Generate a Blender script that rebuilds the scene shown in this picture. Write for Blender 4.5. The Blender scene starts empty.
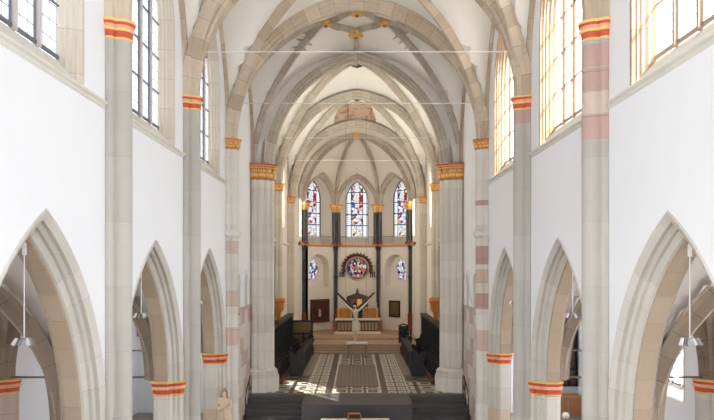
import bpy, bmesh, math, random
from mathutils import Vector, Matrix
random.seed(7)
K = 6.9                                   # nave floor is z = 0, the eye stands K above it; heights below are given from the eye
SC = bpy.context.scene
COL = SC.collection
PI = math.pi

# ------------------------------------------------------------------ materials
def lin(c):
    f = lambda v: v/12.92 if v <= .04045 else ((v+.055)/1.055)**2.4
    return tuple(f(x/255.) for x in c) + (1.,)

class NT:
    def __init__(s, name):
        s.m = bpy.data.materials.new(name); s.m.use_nodes = True
        s.t = s.m.node_tree; s.t.nodes.clear()
        s.out = s.n('ShaderNodeOutputMaterial')
    def n(s, typ, **kw):
        o = s.t.nodes.new(typ)
        for k, v in kw.items(): setattr(o, k, v)
        return o
    def l(s, a, b): s.t.links.new(a, b)
    def put(s, sock, v):
        if hasattr(v, 'is_linked') or hasattr(v, 'links'): s.l(v, sock)
        else: sock.default_value = v
    def math(s, op, a, b=0., c=None):
        o = s.n('ShaderNodeMath', operation=op)
        s.put(o.inputs[0], a); s.put(o.inputs[1], b)
        if c is not None: s.put(o.inputs[2], c)
        return o.outputs[0]
    def mix(s, f, a, b, mode='MIX'):
        o = s.n('ShaderNodeMix', data_type='RGBA', blend_type=mode)
        s.put(o.inputs[0], f); s.put(o.inputs[6], a); s.put(o.inputs[7], b)
        return o.outputs[2]
    def xyz(s, v):
        o = s.n('ShaderNodeSeparateXYZ'); s.l(v, o.inputs[0]); return o.outputs
    def uv(s): return s.n('ShaderNodeTexCoord').outputs['UV']
    def pos(s): return s.n('ShaderNodeNewGeometry').outputs['Position']
    def noise(s, vec, scale, detail=4., rough=.6):
        o = s.n('ShaderNodeTexNoise'); s.l(vec, o.inputs['Vector'])
        o.inputs['Scale'].default_value = scale; o.inputs['Detail'].default_value = detail
        o.inputs['Roughness'].default_value = rough
        return o.outputs['Fac']
    def white(s, a, b=0.):
        o = s.n('ShaderNodeTexWhiteNoise', noise_dimensions='2D')
        c = s.n('ShaderNodeCombineXYZ'); s.put(c.inputs[0], a); s.put(c.inputs[1], b)
        s.l(c.outputs[0], o.inputs['Vector']); return o.outputs['Value'], o.outputs['Color']
    def bsdf(s, col, rough=.8, metal=0., bump=None, dist=.01):
        o = s.n('ShaderNodeBsdfPrincipled')
        s.put(o.inputs['Base Color'], col); s.put(o.inputs['Roughness'], rough)
        o.inputs['Metallic'].default_value = metal
        if bump is not None:
            b = s.n('ShaderNodeBump'); b.inputs['Strength'].default_value = .5
            b.inputs['Distance'].default_value = dist
            s.l(bump, b.inputs['Height']); s.l(b.outputs[0], o.inputs['Normal'])
        s.l(o.outputs[0], s.out.inputs[0]); return s.m

def plaster(name, c1, c2, scale=.7):
    t = NT(name); p = t.pos(); f = t.noise(p, scale); g = t.noise(p, 14., 3.)
    return t.bsdf(t.mix(f, lin(c1), lin(c2)), .9, 0., g, .004)

def stone(name, c1, c2, block=.5, joint=.022, tint=None, course=None, jdark=.72, var=1.0):
    """ashlar: joints across the run of the member (UV x) and soft block-to-block colour"""
    t = NT(name); u = t.xyz(t.uv()); p = t.pos()
    k = t.math('DIVIDE', u[0], block)
    rowid = t.math('FLOOR', t.math('DIVIDE', u[1], course)) if course else 0.
    if course: k = t.math('ADD', k, t.math('MULTIPLY', rowid, .37))
    wv, wc = t.white(t.math('FLOOR', k), rowid)
    fr = t.math('FRACT', k)
    jl = t.math('LESS_THAN', fr, joint/block)
    if course:
        jl = t.math('MAXIMUM', jl, t.math('LESS_THAN', t.math('FRACT', t.math('DIVIDE', u[1], course)), joint/course))
    n = t.noise(p, 2.6, 5., .65)
    f = t.math('ADD', t.math('MULTIPLY', wv, .62*var), t.math('MULTIPLY', n, .5))
    col = t.mix(f, lin(c1), lin(c2))
    if tint:
        sel = t.math('GREATER_THAN', wv, tint[1]); col = t.mix(t.math('MULTIPLY', sel, .75), col, lin(tint[0]))
    col = t.mix(jl, col, t.mix(1., col, (jdark, jdark, jdark, 1), 'MULTIPLY'))
    return t.bsdf(col, .85, 0., t.noise(p, 22., 3.), .006)

def plain(name, c, rough=.6, metal=0., c2=None, scale=6.):
    t = NT(name)
    col = lin(c)
    if c2: col = t.mix(t.noise(t.pos(), scale, 5.), lin(c), lin(c2))
    return t.bsdf(col, rough, metal)

def gold_mat(name='gilding'):
    t = NT(name); f = t.noise(t.pos(), 9., 4.)
    return t.bsdf(t.mix(f, lin((206, 150, 70)), lin((244, 208, 130))), .45, .12, t.noise(t.pos(), 40., 2.), .01)

def wood_mat(name, c1, c2, rough=.5):
    t = NT(name); p = t.pos()
    mp = t.n('ShaderNodeMapping'); t.l(p, mp.inputs[0]); mp.inputs['Scale'].default_value = (8, 8, 1.2)
    f = t.noise(mp.outputs[0], 3., 5.)
    return t.bsdf(t.mix(f, lin(c1), lin(c2)), rough, 0., f, .004)

def glass_mat(name, tint, strength, du=.253, dv=.31, line=.016, linecol=(120, 126, 134), sun=.0, diamond=False):
    """leaded daylight glass: glows with the sky outside, and lets some sun through"""
    t = NT(name); u = t.xyz(t.uv()); x, y = u[0], u[1]
    if diamond:
        x, y = t.math('ADD', u[0], t.math('MULTIPLY', u[1], .62)), t.math('SUBTRACT', u[0], t.math('MULTIPLY', u[1], .62))
    a = t.math('LESS_THAN', t.math('FRACT', t.math('DIVIDE', x, du)), line/du)
    b = t.math('LESS_THAN', t.math('FRACT', t.math('DIVIDE', y, dv)), line/dv)
    ln = t.math('MAXIMUM', a, b)
    wv, wc = t.white(t.math('FLOOR', t.math('DIVIDE', x, du)), t.math('FLOOR', t.math('DIVIDE', y, dv)))
    base = t.mix(wv, lin(tint), lin(tuple(int(v*.86+36) if v*.86+36 < 255 else 255 for v in tint)))
    e = t.n('ShaderNodeEmission'); t.l(base, e.inputs[0]); e.inputs[1].default_value = strength
    sh = e.outputs[0]
    if sun:
        tr = t.n('ShaderNodeBsdfTransparent'); tr.inputs[0].default_value = (sun, sun, sun*.96, 1)
        ad = t.n('ShaderNodeAddShader'); t.l(sh, ad.inputs[0]); t.l(tr.outputs[0], ad.inputs[1]); sh = ad.outputs[0]
    d = t.n('ShaderNodeBsdfDiffuse'); d.inputs[0].default_value = lin(linecol)
    mx = t.n('ShaderNodeMixShader'); t.l(ln, mx.inputs[0]); t.l(sh, mx.inputs[1]); t.l(d.outputs[0], mx.inputs[2])
    t.l(mx.outputs[0], t.out.inputs[0]); return t.m

def stained_mat(name, kind, strength):
    """painted glass; UV is metres from the middle of the light"""
    t = NT(name); uvv = t.uv(); u = t.xyz(uvv); x, y = u[0], u[1]
    vo = t.n('ShaderNodeTexVoronoi', feature='F1'); t.l(uvv, vo.inputs['Vector']); vo.inputs['Scale'].default_value = 5.2
    ve = t.n('ShaderNodeTexVoronoi', feature='DISTANCE_TO_EDGE'); t.l(uvv, ve.inputs['Vector']); ve.inputs['Scale'].default_value = 5.2
    rnd = t.xyz(vo.outputs['Color'])
    ramp = t.n('ShaderNodeValToRGB'); ramp.color_ramp.interpolation = 'CONSTANT'; t.l(rnd[0], ramp.inputs[0])
    cr = ramp.color_ramp
    if kind == 'lancet': stops = [(0, (250, 250, 255)), (.42, (196, 196, 214)), (.55, (188, 60, 62)), (.66, (236, 238, 250)), (.78, (60, 84, 168)), (.86, (236, 205, 130)), (.93, (126, 70, 72))]
    elif kind == 'rose': stops = [(0, (40, 44, 92)), (.2, (214, 108, 92)), (.36, (240, 226, 196)), (.5, (54, 60, 128)), (.62, (226, 150, 138)), (.76, (36, 34, 54)), (.88, (246, 238, 222))]
    else: stops = [(0, (244, 246, 255)), (.3, (96, 92, 150)), (.48, (214, 160, 170)), (.62, (236, 236, 250)), (.78, (60, 60, 110)), (.9, (240, 220, 190))]
    while len(cr.elements) < len(stops): cr.elements.new(.5)
    for el, (p, c) in zip(cr.elements, stops): el.position = p; el.color = lin(c)
    col = ramp.outputs[0]
    if kind == 'lancet':
        ax = t.math('ABSOLUTE', x)
        up = t.math('GREATER_THAN', y, 2.55)
        lf = t.math('LESS_THAN', t.math('ABSOLUTE', t.math('ADD', x, .33)), .15)
        rt = t.math('LESS_THAN', t.math('ABSOLUTE', t.math('SUBTRACT', x, .33)), .15)
        below = t.math('LESS_THAN', y, 3.95)
        col = t.mix(t.math('MULTIPLY', t.math('MULTIPLY', t.math('MULTIPLY', up, lf), below), t.math('GREATER_THAN', rnd[1], .35)), col, lin((66, 104, 176)))
        col = t.mix(t.math('MULTIPLY', t.math('MULTIPLY', t.math('MULTIPLY', up, rt), below), t.math('GREATER_THAN', rnd[2], .35)), col, lin((190, 44, 58)))
        mid = t.math('MULTIPLY', t.math('MULTIPLY', up, t.math('LESS_THAN', ax, .17)), .85)
        col = t.mix(mid, col, lin((252, 250, 246)))
        bord = t.math('GREATER_THAN', ax, .5)
        ck = t.math('MULTIPLY', t.math('LESS_THAN', t.math('FRACT', t.math('MULTIPLY', y, 6.)), .42), t.math('LESS_THAN', t.math('ABSOLUTE', t.math('SUBTRACT', ax, .84)), .06))
        bc = t.mix(ck, lin((248, 250, 255)), lin((70, 70, 84)))
        col = t.mix(bord, col, bc)
    edge = t.math('LESS_THAN', ve.outputs['Distance'], .045)
    if kind == 'lancet': edge = t.math('MULTIPLY', edge, t.math('LESS_THAN', t.math('ABSOLUTE', x), .5))
    col = t.mix(t.math('MULTIPLY', edge, .8), col, lin((22, 22, 28)))
    e = t.n('ShaderNodeEmission'); t.l(col, e.inputs[0]); e.inputs[1].default_value = strength
    t.l(e.outputs[0], t.out.inputs[0]); return t.m

def pavement_mat():
    t = NT('choir_mosaic'); p = t.pos(); q = t.xyz(p); x, y = q[0], q[1]
    ax = t.math('ABSOLUTE', x)
    n = t.noise(p, 1.6, 5.)
    slate = t.mix(n, lin((54, 49, 46)), lin((84, 77, 71)))
    ivory = t.mix(t.noise(p, 5., 3.), lin((212, 205, 191)), lin((180, 172, 157)))
    brown = t.mix(n, lin((138, 120, 104)), lin((110, 96, 86)))
    def band(v, a, b): return t.math('MULTIPLY', t.math('GREATER_THAN', v, a), t.math('LESS_THAN', v, b))
    def tiles(sx, sy, w, ox=0., oy=0.):
        fx = t.math('ABSOLUTE', t.math('SUBTRACT', t.math('FRACT', t.math('DIVIDE', t.math('ADD', x, ox), sx)), .5))
        fy = t.math('ABSOLUTE', t.math('SUBTRACT', t.math('FRACT', t.math('DIVIDE', t.math('ADD', y, oy), sy)), .5))
        m = t.math('MAXIMUM', fx, fy)
        return m
    # side strips: ivory squares with a dark middle
    m1 = tiles(.48, 1.05, 0, .02, .1)
    ring = band(m1, .2, .40)
    strip = t.mix(ring, slate, ivory)
    strip = t.mix(t.math('LESS_THAN', m1, .09), strip, ivory)
    # middle carpet: small diaper
    dg = t.math('ADD', x, y); dh = t.math('SUBTRACT', x, y)
    ck = t.math('ABSOLUTE', t.math('SUBTRACT', t.math('LESS_THAN', t.math('FRACT', t.math('MULTIPLY', dg, 2.4)), .5), t.math('LESS_THAN', t.math('FRACT', t.math('MULTIPLY', dh, 2.4)), .5)))
    carpet = t.mix(t.math('MULTIPLY', ck, .75), brown, slate)
    m2 = tiles(.75, 1.1, 0, .375, .0)
    c2 = t.mix(band(m2, .3, .42), slate, ivory)
    c2 = t.mix(t.math('LESS_THAN', m2, .14), c2, brown)
    carpet = t.mix(t.math('GREATER_THAN', y, 38.2), carpet, c2)
    carpet = t.mix(t.math('LESS_THAN', y, 31.4), carpet, c2)
    for yy in (31.4, 38.2): carpet = t.mix(band(y, yy-.12, yy+.16), carpet, slate)
    # outer field near the front: ivory and slate squares
    m3 = tiles(1.0, 1.15, 0, .1, .55)
    field = t.mix(band(m3, .2, .4), slate, ivory)
    field = t.mix(t.math('MULTIPLY', t.math('GREATER_THAN', y, 32.6), 1.), field, t.mix(t.math('LESS_THAN', t.math('ABSOLUTE', t.math('SUBTRACT', t.math('LESS_THAN', t.math('FRACT', t.math('MULTIPLY', x, .8)), .5), t.math('LESS_THAN', t.math('FRACT', t.math('MULTIPLY', y, .8)), .5))), .5), slate, brown))
    col = t.mix(t.math('LESS_THAN', ax, 2.48), field, ivory)
    col = t.mix(t.math('LESS_THAN', ax, 2.38), col, strip)
    col = t.mix(t.math('LESS_THAN', ax, 1.42), col, slate)
    col = t.mix(t.math('LESS_THAN', ax, 1.16), col, ivory)
    col = t.mix(t.math('LESS_THAN', ax, 1.07), col, carpet)
    col = t.mix(t.math('LESS_THAN', y, 29.75), col, t.mix(n, lin((72, 68, 66)), lin((104, 99, 95))))
    return t.bsdf(col, .38)

def fresco_mat():
    t = NT('faded_fresco'); u = t.xyz(t.uv()); p = t.pos()
    n = t.noise(p, 3.2, 6., .7)
    col = t.mix(n, lin((206, 186, 164)), lin((176, 146, 122)))
    fig = t.math('GREATER_THAN', t.noise(p, 2.1, 2.), .56)
    col = t.mix(t.math('MULTIPLY', fig, .55), col, lin((130, 96, 80)))
    return t.bsdf(col, .9)

M = {}
M['plaster'] = plaster('white_plaster', (242, 243, 246), (235, 237, 240))
M['web'] = plaster('vault_plaster', (241, 237, 230), (232, 227, 218))
M['apse_plaster'] = plaster('cream_plaster', (232, 225, 214), (222, 214, 202))
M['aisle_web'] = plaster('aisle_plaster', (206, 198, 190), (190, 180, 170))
M['rib'] = stone('tan_rib_stone', (172, 152, 128), (214, 198, 178), .55)
M['rib_grey'] = stone('grey_rib_stone', (164, 152, 136), (196, 186, 172), .5)
M['shaft'] = stone('grey_shaft_stone', (170, 166, 157), (198, 194, 187), 1.3, .012, jdark=.86, var=.6)
M['shaft_tan'] = stone('tan_shaft_stone', (184, 172, 154), (206, 196, 180), .9, .012)
M['pink'] = stone('pink_sandstone', (172, 142, 132), (190, 160, 150), .9, .02)
M['pink_pale'] = stone('pale_pink_sandstone', (196, 174, 160), (206, 186, 172), .9, .02)
M['arcade'] = stone('arcade_stone', (186, 180, 170), (210, 205, 197), .62, .016, jdark=.84)
M['soffit'] = stone('brown_shaded_soffit_stone', (152, 132, 112), (180, 160, 138), .62, .016, jdark=.84)  # browner than the arcade stone, with the soffit's shade put into the colour
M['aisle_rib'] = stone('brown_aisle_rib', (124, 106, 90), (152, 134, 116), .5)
M['pier'] = stone('pier_stone', (200, 194, 182), (220, 216, 208), .8, .014, tint=((206, 180, 150), .8))
M['choir_pier'] = stone('choir_pier_stone', (202, 195, 186), (222, 217, 210), .85, .014, jdark=.84)
M['masonry'] = stone('mixed_ashlar', (204, 196, 188), (224, 218, 212), .85, .02, tint=((190, 160, 150), .66), course=.62)
M['jamb'] = stone('window_jamb_stone', (196, 184, 166), (216, 206, 190), .8, .014)
M['jamb_warm'] = stone('warm_window_jamb_stone', (164, 138, 114), (190, 166, 142), .8, .014)
M['sill'] = plain('pale_sill_stone', (212, 207, 197), .8, 0, (226, 222, 214), 2.)
M['red'] = plain('red_paint', (208, 92, 64), .6, 0, (192, 76, 52), 5.)
M['gold'] = gold_mat()
M['gold_deep'] = plain('deep_gilding', (178, 112, 46), .45, .15, (224, 160, 84), 7.)
M['yellow'] = plain('ochre_gilt_line', (242, 208, 138), .5, .05, (232, 190, 112), 8.)
M['pinkpaint'] = plain('pale_salmon_paint', (226, 168, 136), .7)
M['black_marble'] = plain('black_marble', (38, 36, 37), .28, 0, (66, 62, 62), 7.)
M['red_marble'] = plain('red_marble', (142, 74, 54), .35, 0, (112, 52, 40), 6.)
M['slate'] = plain('dark_slate', (58, 56, 56), .45, 0, (82, 79, 78), 1.4)
M['nave_floor'] = plain('nave_stone_floor', (160, 152, 144), .6, 0, (140, 132, 124), 1.)
M['step'] = plain('tan_step_stone', (186, 158, 132), .5, 0, (160, 130, 106), 1.8)
M['step_pale'] = plain('pale_step_stone', (150, 140, 126), .6, 0, (120, 110, 98), 2.)
M['oak'] = wood_mat('blackened_oak', (9, 8, 8), (24, 21, 19), .5)
M['brown_wood'] = wood_mat('brown_wood', (74, 40, 26), (112, 64, 42), .5)
M['light_wood'] = wood_mat('orange_wood', (150, 92, 54), (186, 122, 78), .5)
M['iron'] = plain('black_iron', (44, 44, 46), .5, .5)
M['rod'] = plain('pale_tie_rod', (222, 218, 210), .5)
M['rod_dark'] = plain('grey_tie_rod', (98, 98, 96), .5, .3)
M['white_metal'] = plain('white_enamel', (228, 228, 228), .35)
M['lamp_metal'] = plain('brushed_steel', (150, 150, 154), .3, .8)
M['statue'] = plain('pale_sandstone_statue', (224, 206, 184), .8, 0, (196, 172, 146), 7.)
M['flesh'] = plain('painted_flesh', (222, 208, 194), .7, 0, (196, 176, 160), 9.)
M['cloth'] = plain('white_cloth', (226, 218, 208), .8, 0, (196, 186, 176), 12.)
M['hair'] = plain('dark_hair', (52, 38, 30), .8)
M['cross'] = wood_mat('dark_cross_wood', (46, 38, 33), (76, 64, 54), .6)
M['marble_top'] = plain('white_marble', (232, 226, 214), .4, 0, (214, 206, 192), 3.)
M['altar_front'] = plain('altar_panel', (176, 156, 128), .6, 0, (140, 116, 90), 5.)
M['dark_painting'] = plain('dark_oil_painting', (40, 32, 28), .4, 0, (104, 76, 52), 3.)
M['gold_painting'] = plain('golden_painting', (132, 104, 50), .45, 0, (84, 62, 32), 5.)
M['icon_wood'] = plain('red_brown_panel', (92, 46, 32), .45, 0, (58, 30, 24), 5.)
M['fresco'] = fresco_mat()
M['mosaic'] = pavement_mat()
M['lead'] = plain('dark_lead', (104, 108, 116), .6)
M['glare_pale_bar'] = plain('glare_pale_bar', (172, 150, 134), .7)  # sun-side bars made pale, with the window glare put into their colour
M['mullion'] = plain('grey_mullion', (196, 186, 182), .8, 0, (210, 202, 198), 3.)
M['glass_left'] = glass_mat('north_glass', (236, 241, 252), 1.25, line=.020, sun=.0)
M['glass_right'] = glass_mat('south_glass', (255, 253, 249), 1.3, line=.016, linecol=(150, 130, 116), sun=.8)
M['glass_choir_fill'] = glass_mat('choir_fill_glass', (255, 250, 240), 8.0)  # panes of the windows added to brighten the choir
M['glass_flank_fill'] = glass_mat('apse_fill_glass', (255, 250, 240), 13.0)  # panes of the lancets added to brighten the apse
M['glass_aisle'] = glass_mat('aisle_glass', (236, 242, 250), 16.0, .2, .2, .02, (90, 90, 92), diamond=True)
M['stained'] = stained_mat('stained_lancet_glass', 'lancet', .66)
M['rose'] = stained_mat('stained_round_glass', 'rose', .5)
M['foil'] = stained_mat('stained_foil_glass', 'foil', .62)
M['glow'] = plain('polished_gold', (226, 168, 74), .35, .5, (246, 206, 120), 3.)
M['shrine'] = plain('dark_shrine_metal', (62, 50, 44), .45, .3, (96, 74, 58), 6.)
M['lampglass'] = plain('opal_glass', (248, 240, 222), .3)

# ------------------------------------------------------------------ mesh building
class MB:
    def __init__(s): s.v = []; s.f = []; s.mi = []; s.uv = []
    def face(s, pts, uvs=None, mi=0):
        b = len(s.v); s.v += [tuple(p) for p in pts]
        s.f.append(list(range(b, b+len(pts)))); s.mi.append(mi)
        s.uv.append(list(uvs) if uvs else [(p[0]+p[1], p[2]) for p in pts])
    def grid(s, rows, mi=0, closed=False, uvs=None, mis=None):
        """rows: list of equally long point lists; UV x runs along a row, y across rows"""
        R, n = len(rows), len(rows[0]); b = len(s.v)
        for r in rows: s.v += [tuple(p) for p in r]
        mid = rows[R//2]; U = [0.]
        for i in range(1, n): U.append(U[-1] + (Vector(mid[i])-Vector(mid[i-1])).length)
        V = [0.]; c = n//2
        for i in range(1, R): V.append(V[-1] + (Vector(rows[i][c])-Vector(rows[i-1][c])).length)
        rr = R if closed else R-1
        if closed: V.append(V[-1] + (Vector(rows[0][c])-Vector(rows[-1][c])).length)
        for i in range(rr):
            i2 = (i+1) % R
            for j in range(n-1):
                s.f.append([b+i*n+j, b+i*n+j+1, b+i2*n+j+1, b+i2*n+j])
                s.mi.append(mis[j] if mis else mi)
                if uvs: s.uv.append([uvs[i][j], uvs[i][j+1], uvs[i2][j+1], uvs[i2][j]])
                else: s.uv.append([(U[j], V[i]), (U[j+1], V[i]), (U[j+1], V[i+1]), (U[j], V[i+1])])
    def box(s, x0, x1, y0, y1, z0, z1, mi=0):
        P = [(x, y, z) for z in (z0, z1) for y in (y0, y1) for x in (x0, x1)]
        for q in ((0, 1, 3, 2), (4, 5, 7, 6), (0, 1, 5, 4), (2, 3, 7, 6), (0, 2, 6, 4), (1, 3, 7, 5)):
            pts = [P[i] for i in q]
            s.face(pts, None, mi)
    def obox(s, c, ax, ay, az, mi=0):
        c, ax, ay, az = map(Vector, (c, ax, ay, az))
        P = [c+i*ax+j*ay+k*az for k in (-1, 1) for j in (-1, 1) for i in (-1, 1)]
        for q in ((0, 1, 3, 2), (4, 5, 7, 6), (0, 1, 5, 4), (2, 3, 7, 6), (0, 2, 6, 4), (1, 3, 7, 5)):
            s.face([P[i] for i in q], None, mi)
    def lathe(s, cx, cy, prof, n=16, mi=0, a0=0., a1=2*PI):
        full = abs(a1-a0-2*PI) < 1e-6
        rows = []
        for k in range(n if full else n+1):
            a = a0+(a1-a0)*k/n
            rows.append([(cx+r*math.cos(a), cy+r*math.sin(a), z) for r, z in prof])
        s.grid(rows, mi, closed=full)
    def tube(s, pts, r, n=8, mi=0):
        pts = [Vector(p) for p in pts]; rings = []
        for i, p in enumerate(pts):
            t = (pts[min(i+1, len(pts)-1)]-pts[max(i-1, 0)]).normalized()
            up = Vector((0, 0, 1)) if abs(t.z) < .9 else Vector((0, 1, 0))
            a = t.cross(up).normalized(); b = a.cross(t)
            rr = r[i] if isinstance(r, (list, tuple)) else r
            rings.append([p+rr*(math.cos(q)*a+math.sin(q)*b) for q in (2*PI*k/n for k in range(n))])
        rows = [[rings[i][k] for i in range(len(pts))] for k in range(n)]
        s.grid(rows, mi, closed=True)
        s.face(rings[0], None, mi); s.face(rings[-1], None, mi)
    def prism(s, poly, rings, mis=None, caps=True, mi=0):
        """poly: footprint; rings: (z, outward offset)"""
        off = [offset_poly(poly, o) if o else poly for z, o in rings]
        rows = [[(off[k][i][0], off[k][i][1], rings[k][0]) for k in range(len(rings))] for i in range(len(poly))]
        s.grid(rows, mi, closed=True, mis=mis)
        if caps:
            s.face([(x, y, rings[0][0]) for x, y in off[0]], None, mis[0] if mis else mi)
            s.face([(x, y, rings[-1][0]) for x, y in off[-1]], None, mis[-1] if mis else mi)
    def build(s, name, mats, parent=None, smooth=40, merge=True):
        me = bpy.data.meshes.new(name)
        o = Vector((0, 0, 0))
        if parent is not None:
            pr = parent
            while pr is not None: o += pr.location; pr = pr.parent
        org = o if parent is not None else Vector((0, 0, 0))
        me.from_pydata([(v[0]-org.x, v[1]-org.y, v[2]+K-org.z) for v in s.v], [], s.f)
        if not isinstance(mats, (list, tuple)): mats = [mats]
        for m in mats: me.materials.append(m)
        me.polygons.foreach_set('material_index', s.mi)
        lay = me.uv_layers.new(name='UVMap')
        flat = [c for f in s.uv for p in f for c in p]
        lay.data.foreach_set('uv', flat)
        bm = bmesh.new(); bm.from_mesh(me)
        if merge: bmesh.ops.remove_doubles(bm, verts=bm.verts, dist=1e-4)
        bmesh.ops.recalc_face_normals(bm, faces=bm.faces)
        bm.to_mesh(me); bm.free()
        if smooth:
            me.polygons.foreach_set('use_smooth', [True]*len(me.polygons))
            me.set_sharp_from_angle(angle=math.radians(smooth))
        me.update()
        ob = bpy.data.objects.new(name, me); COL.objects.link(ob)
        if parent is not None: ob.parent = parent
        return ob

def offset_poly(poly, d):
    n = len(poly); A = sum(poly[i][0]*poly[(i+1) % n][1]-poly[(i+1) % n][0]*poly[i][1] for i in range(n))
    sg = 1 if A > 0 else -1; out = []
    for i in range(n):
        p0, p1, p2 = Vector(poly[i-1]), Vector(poly[i]), Vector(poly[(i+1) % n])
        e1, e2 = (p1-p0), (p2-p1)
        if e1.length < 1e-6 or e2.length < 1e-6: out.append(tuple(p1)); continue
        e1.normalize(); e2.normalize()
        n1 = Vector((e1.y, -e1.x))*sg; n2 = Vector((e2.y, -e2.x))*sg
        m = n1+n2
        if m.length < .1: out.append(tuple(p1+n1*d)); continue
        m.normalize(); k = max(m.dot(n1), .45)
        out.append(tuple(p1+m*(d/k)))
    return out

def tag(o, label, cat, group=None, kind=None):
    o['label'] = label; o['category'] = cat
    if group: o['group'] = group
    if kind: o['kind'] = kind
    return o
def thing(name, label, cat, loc, group=None, kind=None):
    o = bpy.data.objects.new(name, None); COL.objects.link(o)
    o.location = (loc[0], loc[1], loc[2]+K); o.empty_display_size = .2
    return tag(o, label, cat, group, kind)

# ------------------------------------------------------------------ arches
def arch_R(a, h): return (a*a+h*h)/(2*a)
def arch_curve(a, h, inset=0., n=12):
    R = arch_R(a, h); c = R-a; r = R-inset
    tm = math.acos(max(-1, min(1, c/r)))
    right = [(-c+r*math.cos(tm*k/n), r*math.sin(tm*k/n)) for k in range(n+1)]
    return [(-x, z) for x, z in right[:-1]] + right[::-1]
def arch_z(a, h, s):
    R = arch_R(a, h); c = R-a
    return math.sqrt(max(0., R*R-(abs(s)+c)**2))
def pz(u, a, h):   # normalised rise at |u| in 0..1
    return arch_z(a, h, min(1., abs(u))*a)/h
def arch_rows(a, h, prof, MP, n=12, leg=0.):
    rows = []
    for i, d in prof:
        c = arch_curve(a, h, i, n)
        if leg: c = [(c[0][0], -leg)] + c + [(c[-1][0], -leg)]
        rows.append([MP(s, z, d) for s, z in c])
    return rows
def wall_strips(mb, MP, s0, s1, zb, zt, holes, mi=0, lim=None):
    """a wall s0..s1, zb..zt with pointed holes (centre, a, h, spring, low)"""
    S = {round(s0, 5), round(s1, 5)}
    for c, a, h, zs, zl in holes:
        for s, z in arch_curve(a, h, 0, 12): S.add(round(c+s, 5))
    S = sorted(x for x in S if s0-1e-4 <= x <= s1+1e-4)
    for p, q in zip(S[:-1], S[1:]):
        if q-p < 1e-5: continue
        m = (p+q)/2
        act = sorted([H for H in holes if abs(m-H[0]) < H[1]], key=lambda H: H[4])
        lo = (zb, zb)
        for c, a, h, zs, zl in act:
            if zl > zb+1e-4: quad(mb, MP, p, q, lo, (zl, zl), mi)
            lo = (zs+arch_z(a, h, p-c), zs+arch_z(a, h, q-c))
        quad(mb, MP, p, q, lo, (zt, zt), mi)
def quad(mb, MP, p, q, lo, hi, mi=0):
    mb.face([MP(p, lo[0], 0), MP(q, lo[1], 0), MP(q, hi[1], 0), MP(p, hi[0], 0)], [(p, lo[0]), (q, lo[1]), (q, hi[1]), (p, hi[0])], mi)

def rib_rows(path, w, dep, up=0.03):
    """a moulded rib hanging under a plan-straight path"""
    path = [Vector(p) for p in path]
    d = (path[-1]-path[0]); d.z = 0; d.normalize(); S = Vector((d.y, -d.x, 0))
    prof = [(-w/2, -up), (-w/2, dep*.3), (-w*.26, dep*.62), (-w*.2, dep), (w*.2, dep), (w*.26, dep*.62), (w/2, dep*.3), (w/2, -up)]
    rows = []
    for a, b in prof:
        row = []
        for i, p in enumerate(path):
            t = (path[min(i+1, len(path)-1)]-path[max(i-1, 0)]).normalized()
            N = S.cross(t)
            if N.z > 0: N = -N
            row.append(p+S*a+N*b)
        rows.append(row)
    return rows

ORD = {'0': 'first', '1': 'second', '2': 'third'}
Yb = [7.1, 12.96, 18.65, 24.6, 30.5]
YP = [7.5, 13.1, 18.75, 24.65]           # arcade piers
XW, TH = 5.0, .78                       # nave wall face, wall thickness
SPR = -3.26                              # arcade springing
XA = 10.4                                # aisle outer wall
ZF = -6.9                                # nave floor
ZC = -5.86                               # choir floor
TOP = 11.0
VS, VH = 4.88, 5.4                       # nave vault springing and rise
side_word = {-1: 'left', 1: 'right'}
APEX = {-1: (.95, .69, .66), 1: (.92, .75, .68)}
YW = -7.0                                # west end of what is built, behind the viewer
X3 = 5.0                                 # wall of the bay before the choir

PROF_N = [(0, 0), (.03, -.025), (.07, -.01), (.165, .055), (.145, .14), (.18, .16), (.21, .13), (.235, .175), (.22, .245), (.255, .265), (.325, .305), (.335, .35)]
PROF_S = [(.365, .37), (.365, .66)]
PROF_B = [(.31, .69), (.31, .74), (.25, TH)]
PROF = PROF_N + PROF_S + PROF_B

def nave_map(side, yc, zs): return lambda s, z, d: (side*(XW+d), yc+s, zs+z)

# ------------------------------------------------------------------ nave walls
WIN = [(9.97, 1.66), (15.8, 1.66), (21.62, 1.62)]      # clerestory window centres and half widths
WZS, WH, WSILL = 6.3, 2.55, 3.3
for side in (-1, 1):
    mb = MB()
    flat = lambda s, z, d: (side*XW, s, z)
    back = lambda s, z, d: (side*(XW+TH), s, z)
    quad(mb, flat, YW, YP[0], (ZF, ZF), (TOP, TOP)); quad(mb, back, YW, YP[0], (ZF, ZF), (3, 3))
    f3 = lambda s, z, d: (side*X3, s, z)
    quad(mb, f3, YP[3], 31.2, (-1.75, -1.75), (TOP, TOP), 0); quad(mb, f3, YP[3], 31.2, (ZF, ZF), (-1.75, -1.75), 1)
    mb.face([(side*XW, YP[3], ZF), (side*X3, YP[3], ZF), (side*X3, YP[3], TOP), (side*XW, YP[3], TOP)])
    quad(mb, back, YP[3], 31.2, (ZF, ZF), (3, 3))
    for i in range(3):
        yc = (YP[i]+YP[i+1])/2; a = (YP[i+1]-YP[i])/2-.32; h = APEX[side][i]-SPR
        wc, wa = WIN[i]
        wall_strips(mb, flat, YP[i], YP[i+1], ZF, TOP, [(yc, a, h, SPR, ZF), (wc, wa, WH, WZS, WSILL)])
        wall_strips(mb, back, YP[i], YP[i+1], ZF, 3, [(yc, a-.28, h-.28, SPR, ZF)])
    w = mb.build('wall_' + side_word[side], [M['plaster'], M['masonry']], smooth=0)
    tag(w, 'tall white plaster nave wall on the %s of the picture' % side_word[side], 'wall', kind='structure')

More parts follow.
